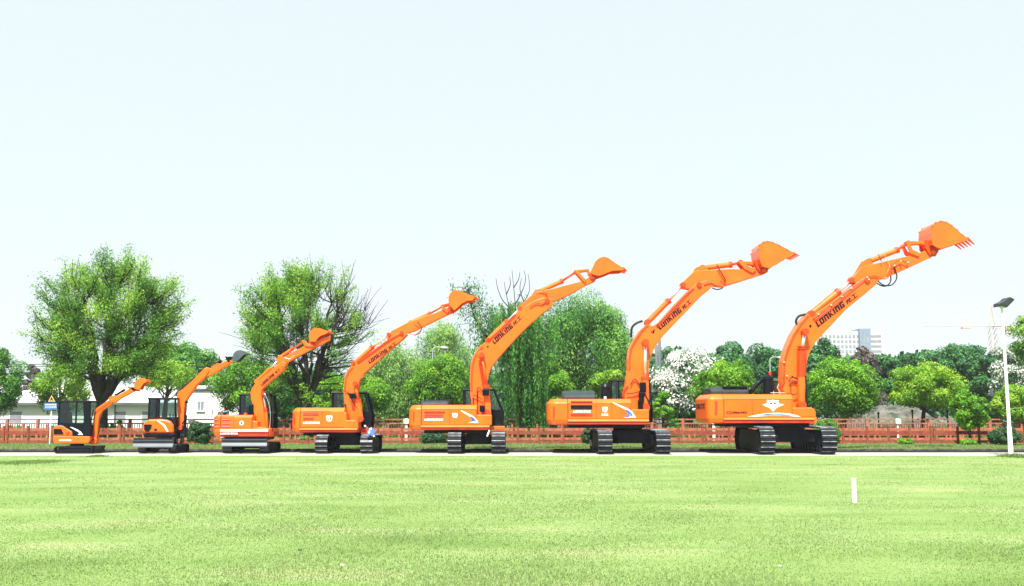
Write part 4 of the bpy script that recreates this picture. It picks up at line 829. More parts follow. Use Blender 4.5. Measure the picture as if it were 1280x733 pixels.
def branch_tree(label, tpx,ybase,Y,yfork,cxp,cyp,rxp,ryp,tr,nl=9,nsub=130,leaves=30000,dens=None,bare=None,mat='elm',leaf=(0.17,0.07),name='elm_tree',rs=1,spread=0.42,depthf=0.9,up=0.8,gy=0.05,minz=None,bar_r=0.03):
    rd=np.random.default_rng(rs); s=M(Y); xb=X(tpx,Y); zf=P(tpx,yfork,Y)[1]
    cx,cz=P(cxp,cyp,Y); rx=rxp/s; rz=ryp/s; ry=rx*depthf
    t=thing(name,(xb,Y,gy),label,'tree',TG)
    b=B(); fork=Vector((X(tpx,Y,yfork),Y,zf))
    tw=P(tpx,0,Y)
    limb(b,curve((xb,Y,-0.05),fork,(0.05,0,0)),tr*1.2,tr*0.92,10)
    b.tube([(xb,Y,-0.05),(xb,Y,0.35)],[tr*1.6,tr*1.15],10)
    # limb ends
    ends=[]
    for k in range(nl):
        a=2*math.pi*k/nl+rd.uniform(-.25,.25); el=rd.uniform(0.15,1.0)
        e=Vector((cx+math.cos(a)*rx*0.55*math.sqrt(1-el*el*0.6), Y+math.sin(a)*ry*0.5, cz+rz*(el*0.75-0.3)))
        ends.append(e)
    ends.append(Vector((cx,Y,cz+rz*0.55)))
    paths=[]
    for e in ends:
        d=e-fork; pts=curve(fork-Vector((0,0,0.15)),e,(-d.x*0.10+(0.25*d.x),0,-abs(d.x)*0.22+0.0),9)
        for i in range(2,9): pts[i]=pts[i]+Vector(rd.normal(size=3)*0.10)
        paths.append(pts); limb(b,pts,tr*0.55,tr*0.16,7)
    dirs=unit(rd.normal(size=(nsub,3))); rad=rd.uniform(0.25,1,nsub)**(1/2.2)
    T=np.array([cx,Y,cz])+dirs*rad[:,None]*np.array([rx,ry,rz])
    pts_leaf=[]; 
    for i in range(nsub):
        p=Vector(T[i])
        if minz and p.z<minz: continue
        # nearest joint lower than p
        best=None;bd=1e9
        for path in paths:
            for j in range(2,len(path)):
                q=path[j]; dz=p.z-q.z; dd=(p-q).length+ (2.5 if dz<0.1 else 0)-0.12*j
                if dd<bd: bd=dd;best=q
        d=p-best
        pts=curve(best,p,(d.x*0.12,d.y*0.12,-abs(d.x)*0.08),5); limb(b,pts,tr*0.15,bar_r*0.8,5)
        dn=1.0 if dens is None else dens((p.x*s/1.0)+640, p)
        outw=(p-Vector((cx,Y,cz-rz*0.6))).normalized()
        for k in range(5):
            st=pts[2+k%4]; e=st+ (outw+Vector(rd.normal(size=3)*spread)+Vector((0,0,up*0.5))).normalized()*rd.uniform(0.7,1.5)
            pp=curve(st,e,(0,0,0.05),3); limb(b,pp,bar_r*0.8,bar_r*0.35,4)
            if rd.uniform()<dn:
                pts_leaf += [(pp[1],dn),(pp[2],dn),(pp[3],dn)]
        if bare and rd.uniform()<bare(p) :
            for k in range(2):
                e=p+(outw*0.7+Vector(rd.normal(size=3)*0.25)+Vector((0,0,0.7))).normalized()*rd.uniform(1.0,2.0)
                limb(b,curve(p,e,tuple(rd.normal(size=3)*0.08),4),bar_r,bar_r*0.4,4)
    b.make('trunk',BARK,t,smooth=True)
    PL=np.array([tuple(a) for a,_ in pts_leaf]); m=len(PL)
    pt_t=np.repeat(rd.uniform(-0.34,0.34,(m+14)//15),15)[:m]
    n=leaves; cid=rd.integers(0,m,n)
    C=PL[cid]+rd.normal(size=(n,3))*np.array([0.19,0.19,0.17]); N=unit(rd.normal(size=(n,3))+np.array([0,0,0.7]))
    V,Fq=leaf_arrays(C,N,leaf[0],leaf[1],0.25)
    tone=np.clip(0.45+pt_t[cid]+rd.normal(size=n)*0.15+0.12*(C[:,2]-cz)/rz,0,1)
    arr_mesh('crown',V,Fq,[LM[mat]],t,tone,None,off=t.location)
    return t,b
def bush(label,x0,x1,yt,Y,mat='deep',n=7000,zb=0.06,leaf=(0.10,0.06),name='bush',group='low bushes beside the fence',clumps=50):
    ybp=519+ (HC-zb)*F/Y
    return clump_tree(label,x0,x1,yt,ybp+ (ybp-yt)*0.06,Y,mat,n,clumps,leaf=leaf,name=name,cat='bush',group=group,trunk=False,gy=zb,cr=(x1-x0)/M(Y)*0.13,fill=0.3)

# big trees
branch_tree('large spreading dark-trunked tree behind the smallest excavator, full airy crown',127,551,61,502,137,408,86,84,0.38,nl=11,nsub=210,leaves=88000,leaf=(0.15,0.062),rs=5,
    bare=lambda p:0.10 if p.z>7 else 0.05, minz=4.3)
branch_tree('large tree with bare dark branches on its right side, behind the fourth excavator',383,552,61,505,384,414,88,80,0.36,nl=12,nsub=210,leaves=52000,leaf=(0.15,0.062),rs=8,bar_r=0.021,
    dens=lambda px,p:(0.95 if p.x<X(385,61) else (0.28 if p.x<X(430,61) else 0.08))*(0.8 if p.z>5.6 else 0.12), bare=lambda p:0.5 if p.x>X(400,61) else 0.15, minz=3.0)
def willow():
    Y=61; rd=np.random.default_rng(21); s=M(Y)
    t=thing('weeping_willow',(X(657,Y),Y,0.05),'weeping willow trailing to the ground with dead bare branches on top','tree',TG)
    b=B(); limb(b,curve((X(657,Y),Y,-0.05),(X(647,Y),Y,P(647,450,Y)[1]),(0.2,0,0)),0.42,0.24,10)
    fk=Vector((X(649,Y),Y,P(649,468,Y)[1]))
    tops=[(604,425),(614,404),(628,394),(640,388),(652,388),(662,396),(672,408),(645,420),(656,425)]
    C=[];Nn=[]
    for (a,c) in tops:
        x,z=P(a,c,Y); e=Vector((x,Y+rd.uniform(-1.6,1.6),z)); limb(b,curve(fk,e,(0,0,0.6),6),0.15,0.05,6)
        nst=78 if a>=628 else 30
        for k in range(nst):
            o=e+Vector((rd.normal()*0.6,rd.normal()*0.9,rd.normal()*0.35))
            if a<628: ln=rd.uniform(0.8,2.6)
            else: ln=rd.uniform(2.0,min(7.2,o.z-0.35)) if rd.uniform()<0.75 else rd.uniform(1,3)
            if a>=660: ln=min(ln,rd.uniform(1.2,3.6)) 
            m=int(ln/0.045); tt=np.sort(rd.uniform(0,1,m)); sway=rd.normal(size=2)*0.35
            for u in tt:
                C.append((o.x+sway[0]*u+rd.normal()*0.05,o.y+sway[1]*u+rd.normal()*0.05,o.z+0.25*math.sin(u*2)-ln*u))
        
    # thick skirt near the foot
    for k in range(90):
        x=X(rd.uniform(655,682),Y); y=Y+rd.uniform(-1.2,0.4); top=rd.uniform(2.0,5.0); m=int(top/0.05)
        for u in rd.uniform(0,1,m): C.append((x+rd.normal()*0.06+0.1*math.sin(u*5+k),y,0.25+top*u))
    # thin left leader with sparse foliage and the bare top
    lead=[P3(649,470,Y),P3(628,440,Y),P3(606,418,Y),P3(594,398,Y),P3(588,378,Y),P3(584,362,Y)]
    limb(b,smooth_pts(lead,4),0.13,0.03,6)
    for p in smooth_pts(lead,5)[11:]:
        for k in range(4):
            e=p+Vector((rd.normal()*0.5,rd.normal()*0.4,rd.normal()*0.45)); limb(b,[p,(p+e)/2+Vector((0,0,0.08)),e],0.025,0.012,4)
            for q in range(26): C.append(tuple(e+Vector(rd.normal(size=3)*np.array([0.20,0.2,0.35]))))
    bare=[[(643,400),(637,385),(633,368),(630,352)],[(637,385),(628,375),(622,360),(620,348)],[(645,400),(644,380),(642,358),(640,338)],[(644,380),(652,366),(657,350),(655,338)],[(645,395),(655,378),(662,362),(660,342)],[(655,378),(650,362),(652,348)],[(633,368),(638,356),(637,346)],[(642,360),(648,350),(650,340)]]
    for q in bare: limb(b,smooth_pts([P3(a,c,Y-0.4) for a,c in q],4),0.042,0.014,5)
    b.make('trunk',BARK,t,smooth=True)
    C=np.array(C); C=C[C[:,2]>0.1]; n=len(C); N=unit(rng.normal(size=(n,3))+np.array([0,-0.6,0.3]))
    V,Fq=leaf_arrays(C,N,0.20,0.055,1.2); tone=np.clip(0.30+rng.normal(size=n)*0.17+0.12*np.sin(C[:,0]*5),0,1)
    arr_mesh('crown',V,Fq,[LM['willow']],t,tone,None,off=t.location)
willow()
# rounded trees near the fence
clump_tree('round green tree cut by the left edge of the photo',-34,34,434,526,72,'mid',15000,60,base=3)
clump_tree('grey purple shrubby tree between the two leftmost round trees',24,56,454,520,92,'purple',5000,30,leaf=(.2,.14))
clump_tree('round yellow-green tree behind the warning sign and smallest cab',40,114,446,524,75,'yellow',13000,60)
clump_tree('broad green tree beyond the roofs, right of the large dark-trunked tree',172,278,426,500,95,'mid',13000,60,leaf=(.26,.17))
clump_tree('thin young yellow-green tree in front of the long pale roof',172,250,450,500,77,'yellow',4200,34,trunkpx=203,fill=0.5,cr=0.75)
clump_tree('round bright green tree behind the slot-vented small excavator',262,348,440,524,72,'bright',16000,70,trunkpx=305)
clump_tree('small bright tree filling the gap right of the bare-branched tree trunk',385,492,462,526,74,'bright',15000,70)
clump_tree('small green tree seen under the crown left of the bare-branched tree trunk',322,392,452,526,76,'mid',11000,50)
clump_tree('pale feathery tree beyond the fourth excavator bucket, left of its neighbour',446,532,424,530,90,'pale',24000,60,down=0.35,leaf=(.24,.09),name='feathery_tree',tvar=0.28,fill=0.12,cr=1.25)
clump_tree('tallest pale feathery tree, rising behind the bright round tree at centre',508,606,402,530,94,'pale',28000,60,down=0.35,leaf=(.24,.09),name='feathery_tree',tvar=0.28,fill=0.12,cr=1.25)
clump_tree('bright round tree directly behind the engine hood of the mid-size excavator',507,590,440,528,74,'bright',17000,75)
clump_tree('massive dark green tree with drooping foliage right of the weeping willow',662,800,361,532,82,'willow',60000,85,down=0.42,leaf=(.24,.09),name='drooping_tree',cr=1.5,tvar=0.34,fill=0.12)
clump_tree('yellow-green round tree tucked between willow and massive drooping tree',660,718,443,528,68,'bright',13000,55)
clump_tree('small yellow-green treetop above the engine hood of the second largest excavator',738,784,457,505,72,'yellow',6000,30)
clump_tree('wide shrub covered in white blossom, behind the silver-rod boom',806,918,434,530,79,'dark',26000,90,blossom=0.80,name='blossom_tree',leaf=(.20,.14))
clump_tree('neat dome-shaped light green tree left of the largest excavator boom',864,950,445,526,70,'bright',18000,90,cr=0.62)
clump_tree('little green shrub in front of the white blossom',812,844,487,528,66,'bright',4000,26)
clump_tree('dark broad tree behind the dome-shaped tree, its left half',876,948,428,528,98,'dark',12000,50,leaf=(.28,.19),name='dark_tree')
clump_tree('dark broad tree behind the engine of the largest excavator',925,1004,427,528,100,'dark',13000,50,leaf=(.28,.19),name='dark_tree')
clump_tree('biggest bright green round tree, right of the largest excavator boom',1004,1102,440,528,69,'bright',21000,95,cr=0.7)
clump_tree('dark treetop showing just above the biggest bright round tree',1000,1064,420,520,96,'dark',10000,45,leaf=(.28,.19),name='dark_tree')
clump_tree('brownish dark tree right below the pale office block',1050,1112,434,528,92,'purple',7000,45,leaf=(.25,.17),name='dark_tree')
clump_tree('dark tree between office block and yellow-green tree',1074,1138,441,530,97,'dark',12000,50,leaf=(.28,.19),name='dark_tree')
clump_tree('dark tree rising behind the left half of the yellow-green tree',1118,1184,433,520,99,'dark',11000,45,leaf=(.28,.19),name='dark_tree')
clump_tree('tallest dark tree beneath the tower crane jib',1164,1246,427,528,102,'dark',14000,55,leaf=(.28,.19),name='dark_tree')
clump_tree('dark tree just left of the tall lamp post, behind white blossom',1214,1268,440,528,96,'dark',9000,40,leaf=(.28,.19),name='dark_tree')
clump_tree('spreading yellow-green tree with a visible dark trunk, right part of the photo',1108,1208,454,515,67,'yellow',15000,60,trunkpx=1151,cr=0.62,fill=0.3)
clump_tree('white blossoming tree beside the tall lamp post',1234,1304,430,512,80,'dark',12000,55,blossom=0.6,name='blossom_tree')
clump_tree('airy tall tree cut by the right edge of the photo',1262,1330,384,470,72,'elm',9000,50,fill=0.5,name='airy_tree')
clump_tree('yellow-green tree behind the lamp post at the right edge',1240,1312,477,532,66,'yellow',11000,50)
clump_tree('slender young tree with tiny trunk standing in front of the red fence',1186,1237,480,540,55.2,'bright',8000,46,trunkpx=1211,leaf=(.14,.09),gy=0.08,fill=0.4,name='young_tree')
# extra trees that close the row for a step aside
for i,(a,b2,c,m) in enumerate(((-150,-60,430,'mid'),(-90,-20,440,'bright'),(1320,1400,430,'dark'),(1370,1460,440,'bright'))):
    clump_tree(['green tree outside the left edge','smaller green tree outside the left edge','dark tree outside the right edge','bright tree outside the right edge'][i],a,b2,c,528,78,m,9000,45,leaf=(.25,.17))
# woodland mass far behind everything
def woodland():
    n=90000; x=rng.uniform(-110,110,n); y=rng.uniform(112,128,n)
    top=5.2+1.0*np.sin(x*0.21)+0.8*np.sin(x*0.53+1)+0.5*np.sin(x*1.3)
    left=(x<-42)&(x>-66); top=np.where(left,3.6,top); top=np.where(x<-66,6,top); top=np.where((x>-8)&(x<14),6.5,top); top=np.where(x>14,8.7+0.5*np.sin(x*0.4)+0.4*np.sin(x*1.1),top)
    top=np.where((x>-72)&(x<-40),2.2,top)
    z=rng.uniform(0,1,n)**0.7*top
    C=np.stack([x,y,z],1); N=unit(rng.normal(size=(n,3))+np.array([0,-1,0.6])); V,Fq=leaf_arrays(C,N,0.75,0.55)
    o=arr_mesh('woodland',V,Fq,[LM['dark']],None,np.clip(0.35+rng.normal(size=n)*0.2,0,1))
    tag(o,'distant dark green woodland closing the view behind the trees','woodland',kind='stuff')
woodland()
# bushes
bush('dark bush between the glazed-cab mini excavator and slot-vented excavator',231,267,527,55,'deep',9000)
bush('dark bush beneath the tail of the mid-size excavator',524,562,538,55.5,'deep',6000)
bush('dark bush beneath the tail of the second largest excavator',726,754,532,55.5,'deep',6000)
bush('bright clipped bush behind the right track of the largest excavator',1014,1052,522,55,'mid',9000)
bush('dark rounded bush behind the tall lamp post',1233,1278,534,54.6,'deep',11000)
bush('low mound of leafy weeds against the red fence',1119,1144,548.5,55,'bright',2500,name='weed_clump',clumps=24)
bush('small weed tuft at the foot of the young tree',1200,1222,549,54.8,'bright',1500,name='weed_clump',clumps=18)
bush('small planted shrub between the two fences, right of the silver-rod excavator',834,852,521,60,'mid',1800,name='weed_clump',clumps=16,zb=0.5)
bush('leafy tuft at the foot of the bare-branched tree',372,394,545,58.5,'mid',1500,name='weed_clump',clumps=18)
bush('small leafy shrub seen over the fence behind the smallest excavator boom',134,156,522,63,'mid',1500,name='weed_clump',clumps=18)

# ------------------------------------------------------------------ ground, road, verge
def ground_mat(name, cols, sc, rough=0.95, bump=0.5, bsc=40, stretch=(1,1,1), fine=0.35):
    m,nt,b=nm(name); L=nt.links
    g=nt.nodes.new('ShaderNodeNewGeometry')
    mp=nt.nodes.new('ShaderNodeMapping'); mp.inputs['Scale'].default_value=stretch; L.new(g.outputs['Position'],mp.inputs['Vector'])
    n=nt.nodes.new('ShaderNodeTexNoise'); n.inputs['Scale'].default_value=sc; n.inputs['Detail'].default_value=6; n.inputs['Roughness'].default_value=0.62
    L.new(mp.outputs[0],n.inputs['Vector'])
    r=nt.nodes.new('ShaderNodeValToRGB')
    while len(r.color_ramp.elements)<len(cols): r.color_ramp.elements.new(0.5)
    for i,c in enumerate(cols): r.color_ramp.elements[i].position=0.32+0.36*i/(len(cols)-1); r.color_ramp.elements[i].color=(*c,1)
    L.new(n.outputs['Fac'],r.inputs['Fac'])
    n2=nt.nodes.new('ShaderNodeTexNoise'); n2.inputs['Scale'].default_value=bsc; n2.inputs['Detail'].default_value=3; L.new(g.outputs['Position'],n2.inputs['Vector'])
    mr=nt.nodes.new('ShaderNodeMapRange'); mr.inputs['From Min'].default_value=0.3; mr.inputs['From Max'].default_value=0.7; mr.inputs['To Min'].default_value=1-fine; mr.inputs['To Max'].default_value=1+fine
    L.new(n2.outputs['Fac'],mr.inputs['Value'])
    mx=nt.nodes.new('ShaderNodeVectorMath'); mx.operation='SCALE'; L.new(r.outputs['Color'],mx.inputs[0]); L.new(mr.outputs[0],mx.inputs['Scale']); L.new(mx.outputs[0],b.inputs['Base Color'])
    bp=nt.nodes.new('ShaderNodeBump'); bp.inputs['Strength'].default_value=bump; bp.inputs['Distance'].default_value=0.04; L.new(n2.outputs['Fac'],bp.inputs['Height']); L.new(bp.outputs[0],b.inputs['Normal'])
    b.inputs['Roughness'].default_value=rough; b.inputs['Specular IOR Level'].default_value=0.15
    return m
LAWN=ground_mat('lawn',[(0.098,0.168,0.040),(0.128,0.200,0.056),(0.152,0.220,0.072),(0.205,0.232,0.105)],0.62,bsc=26,stretch=(0.4,1.0,1),fine=0.18,bump=0.2)
SOIL=ground_mat('field_ground',[(0.03,0.06,0.012),(0.05,0.085,0.018),(0.08,0.10,0.03)],0.3)
VERGE=ground_mat('verge_grass',[(0.075,0.12,0.018),(0.11,0.155,0.03),(0.17,0.16,0.06)],1.2,stretch=(0.6,1,1))
ROAD=ground_mat('concrete_road',[(0.22,0.215,0.195),(0.28,0.27,0.25),(0.33,0.32,0.295)],1.5,0.85,0.2,30,(0.3,1,1),0.08)
KERB=noise_mat('kerb_stone',(0.025,0.022,0.02),(0.075,0.07,0.06),3,0.9,bump=0.4)
GUT=noise_mat('gutter_dirt_shade',(0.004,0.004,0.004),(0.014,0.013,0.011),2.5,1.0,spec=0.1)  # gutter dirt and kerb shade put together into one dark tone
def sheet(name,x0,x1,y0,y1,z,m,nx=1,ny=1):
    b=B()
    vs=[(x0+(x1-x0)*i/nx,y0+(y1-y0)*j/ny,z) for j in range(ny+1) for i in range(nx+1)]
    fs=[(j*(nx+1)+i,j*(nx+1)+i+1,(j+1)*(nx+1)+i+1,(j+1)*(nx+1)+i) for j in range(ny) for i in range(nx)]
    o=b.add(vs,fs).make(name,m); return tag(o,kind='structure')
sheet('ground',-1500,1500,-40,2400,-0.03,SOIL)
# lawn with an irregular far edge along the road
def lawn():
    b=B(); xs=[-140+280*i/560 for i in range(561)]
    top=[(x,42.15+0.10*math.sin(x*0.9)+0.07*math.sin(x*2.7+1)+random.uniform(-.05,.05),0.004) for x in xs]
    bot=[(x,-30,0.004) for x in xs]
    b.v=top+bot; n=len(xs); b.f=[(i+n,i+n+1,i+1,i) for i in range(n-1)]
    tag(b.make('lawn',LAWN),kind='structure')
lawn()
sheet('road',-140,140,41.5,48.0,0.0,ROAD)
sheet('gutter',-140,140,46.0,47.82,0.004,GUT,200,1)  # dirty strip that also carries the painted shade along the kerb
kb=B()
for i in range(150):
    x=-75+i*1.0; j=random.uniform(-.012,.012); kb.box(x+0.006,x+0.994,47.8+j,47.95+j,0.0,0.10+random.uniform(-.008,.008))
tag(kb.make('kerb',KERB,None,bevel=0.012),kind='structure')
sheet('verge',-140,140,47.94,64.5,0.075,VERGE)

# grass blades
def blades(name,label,n,yr,p,wf,hgt,mats,z0,seed,tone0=0.5,w=0.010,xlim=None):
    rd=np.random.default_rng(seed); u=rd.uniform(0,1,n); a,b_=yr; k=1-p
    Yv=(a**k+u*(b_**k-a**k))**(1/k); xx=rd.uniform(-1,1,n)*(wf*Yv+2.5)
    # patchiness
    pat=np.sin(xx*0.9+Yv*0.7)+np.sin(xx*2.3-Yv*1.1+1.3)+np.sin(xx*0.31+2)*1.2+np.sin(Yv*1.9+xx*0.4)
    keep=rd.uniform(-8,4.0,n)<pat; xx=xx[keep];Yv=Yv[keep];pat=pat[keep]; n=len(xx)
    h=hgt*rd.uniform(0.4,1.2,n)*(1+0.15*pat); sc=np.clip(Yv/11,1,3.2); wd=w*sc*rd.uniform(.6,1.3,n)
    az=rd.uniform(0,2*math.pi,n); ln=rd.uniform(0.1,0.9,n)*h; la=rd.uniform(0,2*math.pi,n)
    base=np.stack([xx,Yv,np.full(n,z0)],1); wv=np.stack([np.cos(az)*wd/2,np.sin(az)*wd/2,np.zeros(n)],1)
    tip=base+np.stack([np.cos(la)*ln,np.sin(la)*ln,h],1)
    V=np.stack([base-wv,base+wv,tip],1).reshape(-1,3); Fq=np.arange(n*3).reshape(n,3)
    o=arr_mesh(name,V,Fq,mats,None,np.clip(tone0+0.06*pat+rd.normal(size=n)*0.12,0,1)); return tag(o,label,'grass',kind='stuff')
GR=leaf_mat('grass_blades',[(0.125,0.232,0.048),(0.158,0.26,0.066),(0.195,0.28,0.09),(0.31,0.335,0.18)],0.5,0.7)
blades('grass','short bright lawn grass in the foreground',420000,(8.6,42.1),2.2,0.56,0.021,[GR],0.003,3)
blades('verge_grass','rough grass growing on the verge between kerb and fence',90000,(47.98,56.5),0.5,0.56,0.10,[GR],0.074,4,0.55,0.010)
# rank weeds along the lawn edge at far left and lamp foot
def tuft(label,px,py,wpx,hm,n,mat='lawn',seed=1,zb=0.004,dy=0.5,wd=0.03,name='weed_tuft'):
    Y=(HC-zb)*F/(py-519); x0=X(px,Y); rd=np.random.default_rng(seed); s=M(Y); w=wpx/s/2
    t=rd.normal(size=n)*0.45; xx=x0+t*w; yy=Y+rd.normal(size=n)*dy*0.5
    h=hm*rd.uniform(0.3,1.0,n)*np.exp(-t*t); az=rd.uniform(0,6.28,n); la=rd.uniform(0,6.28,n)
    base=np.stack([xx,yy,np.full(n,zb)],1); wv=np.stack([np.cos(az)*wd/2,np.sin(az)*wd/2,np.zeros(n)],1); tip=base+np.stack([np.cos(la)*h*0.7,np.sin(la)*h*0.7,h],1)
    V=np.stack([base-wv,base+wv,tip],1).reshape(-1,3)-np.array([x0,Y,zb]); Fq=np.arange(n*3).reshape(n,3)
    o=arr_mesh(name,V,Fq,[LM.get(mat,GR)],None,np.clip(0.25+rd.normal(size=n)*0.2,0,1)); o.location=(x0,Y,zb)
    tag(o,label,'weeds')
tuft('long patch of taller weeds at the lawn edge, left side of the photo',38,577,95,0.07,4000,'lawn',1,dy=1.6)
tuft('weeds growing round the foot of the tall lamp post',1264,570.5,36,0.20,1500,'lawn',2,dy=0.7)
tuft('fresh green grass tuft at the bottom edge of the lawn',280,730,26,0.035,700,'lawn',3,dy=0.25,wd=0.012)
tuft('low weeds at the lawn edge in front of the smallest excavator boom',124,570,30,0.10,900,'lawn',4,dy=0.4)
def stone(label,px,py,wpx,seed,mat):
    Y=(HC)*F/(py-519); x,_=P(px,py,Y); rd=random.Random(seed); r=wpx/M(Y)/2; bm=bmesh.new(); bmesh.ops.create_icosphere(bm,subdivisions=2,radius=r)
    for v in bm.verts: v.co*=rd.uniform(0.75,1.15); v.co.z*=0.55
    me=bpy.data.meshes.new('stone'); bm.to_mesh(me); bm.free(); me.materials.append(mat); o=bpy.data.objects.new('stone',me); COL.objects.link(o); o.location=(x,Y,r*0.4); tag(o,label,'stone')
DST=noise_mat('dark_stone',(0.02,0.02,0.02),(0.05,0.05,0.05),20,0.9); LST=noise_mat('pale_stone',(0.25,0.22,0.18),(0.4,0.36,0.3),20,0.9)
stone('small black clod lying on the lawn left of centre',375,683.5,5.5,1,DST); stone('dark pebble near the bottom left corner of the lawn',43,714,4.5,2,DST); stone('pale brown lump on the lawn right of the black clod',428,702,7,3,LST); stone('dark crumb on the lawn at centre right',975,703,6,4,LST)

# ------------------------------------------------------------------ fences
FR=noise_mat('red_brown_timber',(0.12,0.020,0.008),(0.21,0.040,0.015),5,0.7,bump=0.2)
FP=noise_mat('weathered_pink_timber',(0.19,0.048,0.020),(0.33,0.105,0.048),5,0.75,bump=0.2)
FC=noise_mat('cream_post',(0.55,0.50,0.42),(0.70,0.66,0.58),5,0.8)
def rail_fence(label,Y,x0,x1,zt,rails,mat,mat2,pitch,z0=0.06,jit=0.1,double=5,name='timber_fence',pw=0.11):
    t=thing(name,((x0+x1)/2,Y,z0),label,'fence'); x=x0; k=0; rd=random.Random(int(Y*10)); xs=[]
    while x<x1:
        xs.append(x); 
        h=zt+rd.uniform(-.02,.02); b=B().box(x-pw/2,x+pw/2,Y-pw/2,Y+pw/2,z0,h); b.box(x-pw/2-0.015,x+pw/2+0.015,Y-pw/2-0.015,Y+pw/2+0.015,h,h+0.03); b.make('post',mat,t,bevel=0.008)
        if double and k%double==double-1: 
            x2=x+0.20; B().box(x2-pw/2,x2+pw/2,Y-pw/2,Y+pw/2,z0,h-0.04).make('post',mat,t,bevel=0.008); x+=0.16
        x+=pitch+rd.uniform(-jit,jit); k+=1
    for (z,hh) in rails:
        b=B()
        for a,c in zip(xs[:-1],xs[1:]):
            d=rd.uniform(-.008,.008); b.box(a+pw/2,c-pw/2,Y-0.025,Y+0.025,z-hh/2+d,z+hh/2+d)
        b.make('rail',mat,t,bevel=0.004)
    b=B()
    for a,c in zip(xs[:-1],xs[1:]):
        m=(a+c)/2+rd.uniform(-.2,.2); b.box(m-0.045,m+0.045,Y-0.02,Y+0.02,rails[0][0]+rails[0][1]/2,rails[1][0]-rails[1][1]/2)
    o=b.make('middle_upright',mat2,t)
    return t
rail_fence('front red-brown timber fence with low square openings along the verge',56,-40,40,1.06,[(0.22,0.15),(0.72,0.19)],FR,FP,1.28)
rail_fence('second red-brown timber fence just behind the front one',59.5,-41,41,1.14,[(0.30,0.14),(0.86,0.16)],FP,FP,1.45,double=0)
def back_fence():
    Y=66; t=thing('balustrade_fence',(0,Y,0.05),'rearmost fence with cream posts, top rails and close thin balusters','fence')
    x=-46.0; k=0
    zt=P(640,524.5,Y)[1]; z2=P(640,529.5,Y)[1]; zl=P(640,544,Y)[1]
    rd=random.Random(4)
    while x<46:
        cream = rd.random()<0.45
        b=B().box(x-0.09,x+0.09,Y-0.09,Y+0.09,0.0,zt+0.06); 
        if cream: b.box(x-0.17,x+0.17,Y-0.17,Y+0.17,z2-0.02,zt+0.02)
        b.make('post',FC if cream else FP,t,bevel=0.01); x+=2.05
    for z,h,m in ((zt,0.09,FP),(z2,0.09,FP),(zl,0.12,FR)): B().box(-46,46,Y-0.04,Y+0.04,z-h/2,z+h/2).make('rail',m,t)
    b=B(); x=-46
    while x<46: b.box(x,x+0.05,Y-0.02,Y+0.02,zl,z2); x+=0.16
    b.make('baluster_row',FR,t)
back_fence()
# low hedge behind the fences fills the openings
def hedge():
    n=26000; x=rng.uniform(-60,60,n); y=rng.uniform(70,72,n); z=rng.uniform(0.0,0.75,n)*(1+0.25*np.sin(x*1.7))
    C=np.stack([x,y,z],1); N=unit(rng.normal(size=(n,3))+np.array([0,-1,0.6])); V,Fq=leaf_arrays(C,N,0.28,0.2)
    tag(arr_mesh('ground_cover',V,Fq,[LM['mid']],None,np.clip(0.4+rng.normal(size=n)*0.2,0,1)),'low leafy ground cover behind the fences','ground cover',kind='stuff')
hedge()

# ------------------------------------------------------------------ rubble slope
def slope():
    Y=84; x0=X(1070,Y); x1=X(1250,Y); nx,ny=70,24; b=B(); rd=random.Random(5)
    vs=[]
    for j in range(ny+1):
        for i in range(nx+1):
            u=i/nx;v=j/ny; z=2.5*math.exp(-((u-0.30)/0.27)**4)*math.sin(min(v*1.3,1)*math.pi/2)+1.6*math.exp(-((u-0.75)/0.22)**2)*v+rd.uniform(-.12,.12)*(0.3+v)
            vs.append((x0+(x1-x0)*u,Y-4+8*v,max(z,0)-0.02))
    fs=[(j*(nx+1)+i,j*(nx+1)+i+1,(j+1)*(nx+1)+i+1,(j+1)*(nx+1)+i) for j in range(ny) for i in range(nx)]
    m=noise_mat('grey_rubble',(0.02,0.03,0.018),(0.11,0.105,0.09),1.2,0.95,bump=0.8,bscale=4)
    tag(b.add(vs,fs).make('rubble_slope',m,None),kind='structure')
slope()

# ------------------------------------------------------------------ buildings
WALL=noise_mat('white_render_wall',(0.62,0.62,0.60),(0.72,0.72,0.70),0.6,0.85); RP=noise_mat('pale_roof',(0.42,0.42,0.45),(0.52,0.52,0.55),0.8,0.7); DK=noise_mat('dark_eave',(0.05,0.06,0.07),(0.09,0.10,0.11),1,0.7); WIN=noise_mat('window_pane',(0.16,0.18,0.20),(0.24,0.26,0.28),1,0.25)
def shed():
    Y=88; xa,xb=X(-120,Y),X(232,Y); zw=P(640,505,Y)[1]; zr=P(640,484,Y+5)[1]
    t=thing('long_shed',((xa+xb)/2,Y,0),'long low white building with pale sloping roof behind the left trees','building')
    B().box(xa,xb,Y,Y+10,0,zw).make('wall',WALL,t)
    r=B().prof([(Y-0.5,zw-0.05),(Y+5,zr),(Y+10.5,zw-0.05),(Y+10.5,zw+0.08),(Y+5,zr+0.13),(Y-0.5,zw+0.08)],xa-0.4,xb+0.4).make('roof',RP,t)
    g=B(); x=xa
    while x<xb: g.add([(x,Y-0.5,zw+0.085),(x+0.05,Y-0.5,zw+0.085),(x+0.05,Y+5,zr+0.135),(x,Y+5,zr+0.135)],[(0,1,2,3)]); x+=0.8
    g.make('roof_seam',DK,r)
    B().box(xa-0.4,xb+0.4,Y-0.58,Y-0.5,zw-0.10,zw+0.10).make('gutter',DK,t)
    for px in (-60,-20,20,150,185): 
        x=X(px,Y); w=B().box(x-0.6,x+0.6,Y-0.03,Y+0.02,1.0,2.1).make('window',WALL,t); B().box(x-0.52,x+0.52,Y-0.045,Y-0.028,1.08,2.02).make('pane',WIN,w)
    d=X(144,Y); B().tube([(d,Y-0.1,0),(d,Y-0.1,zw)],0.05,8).make('downpipe',DK,t)
shed()
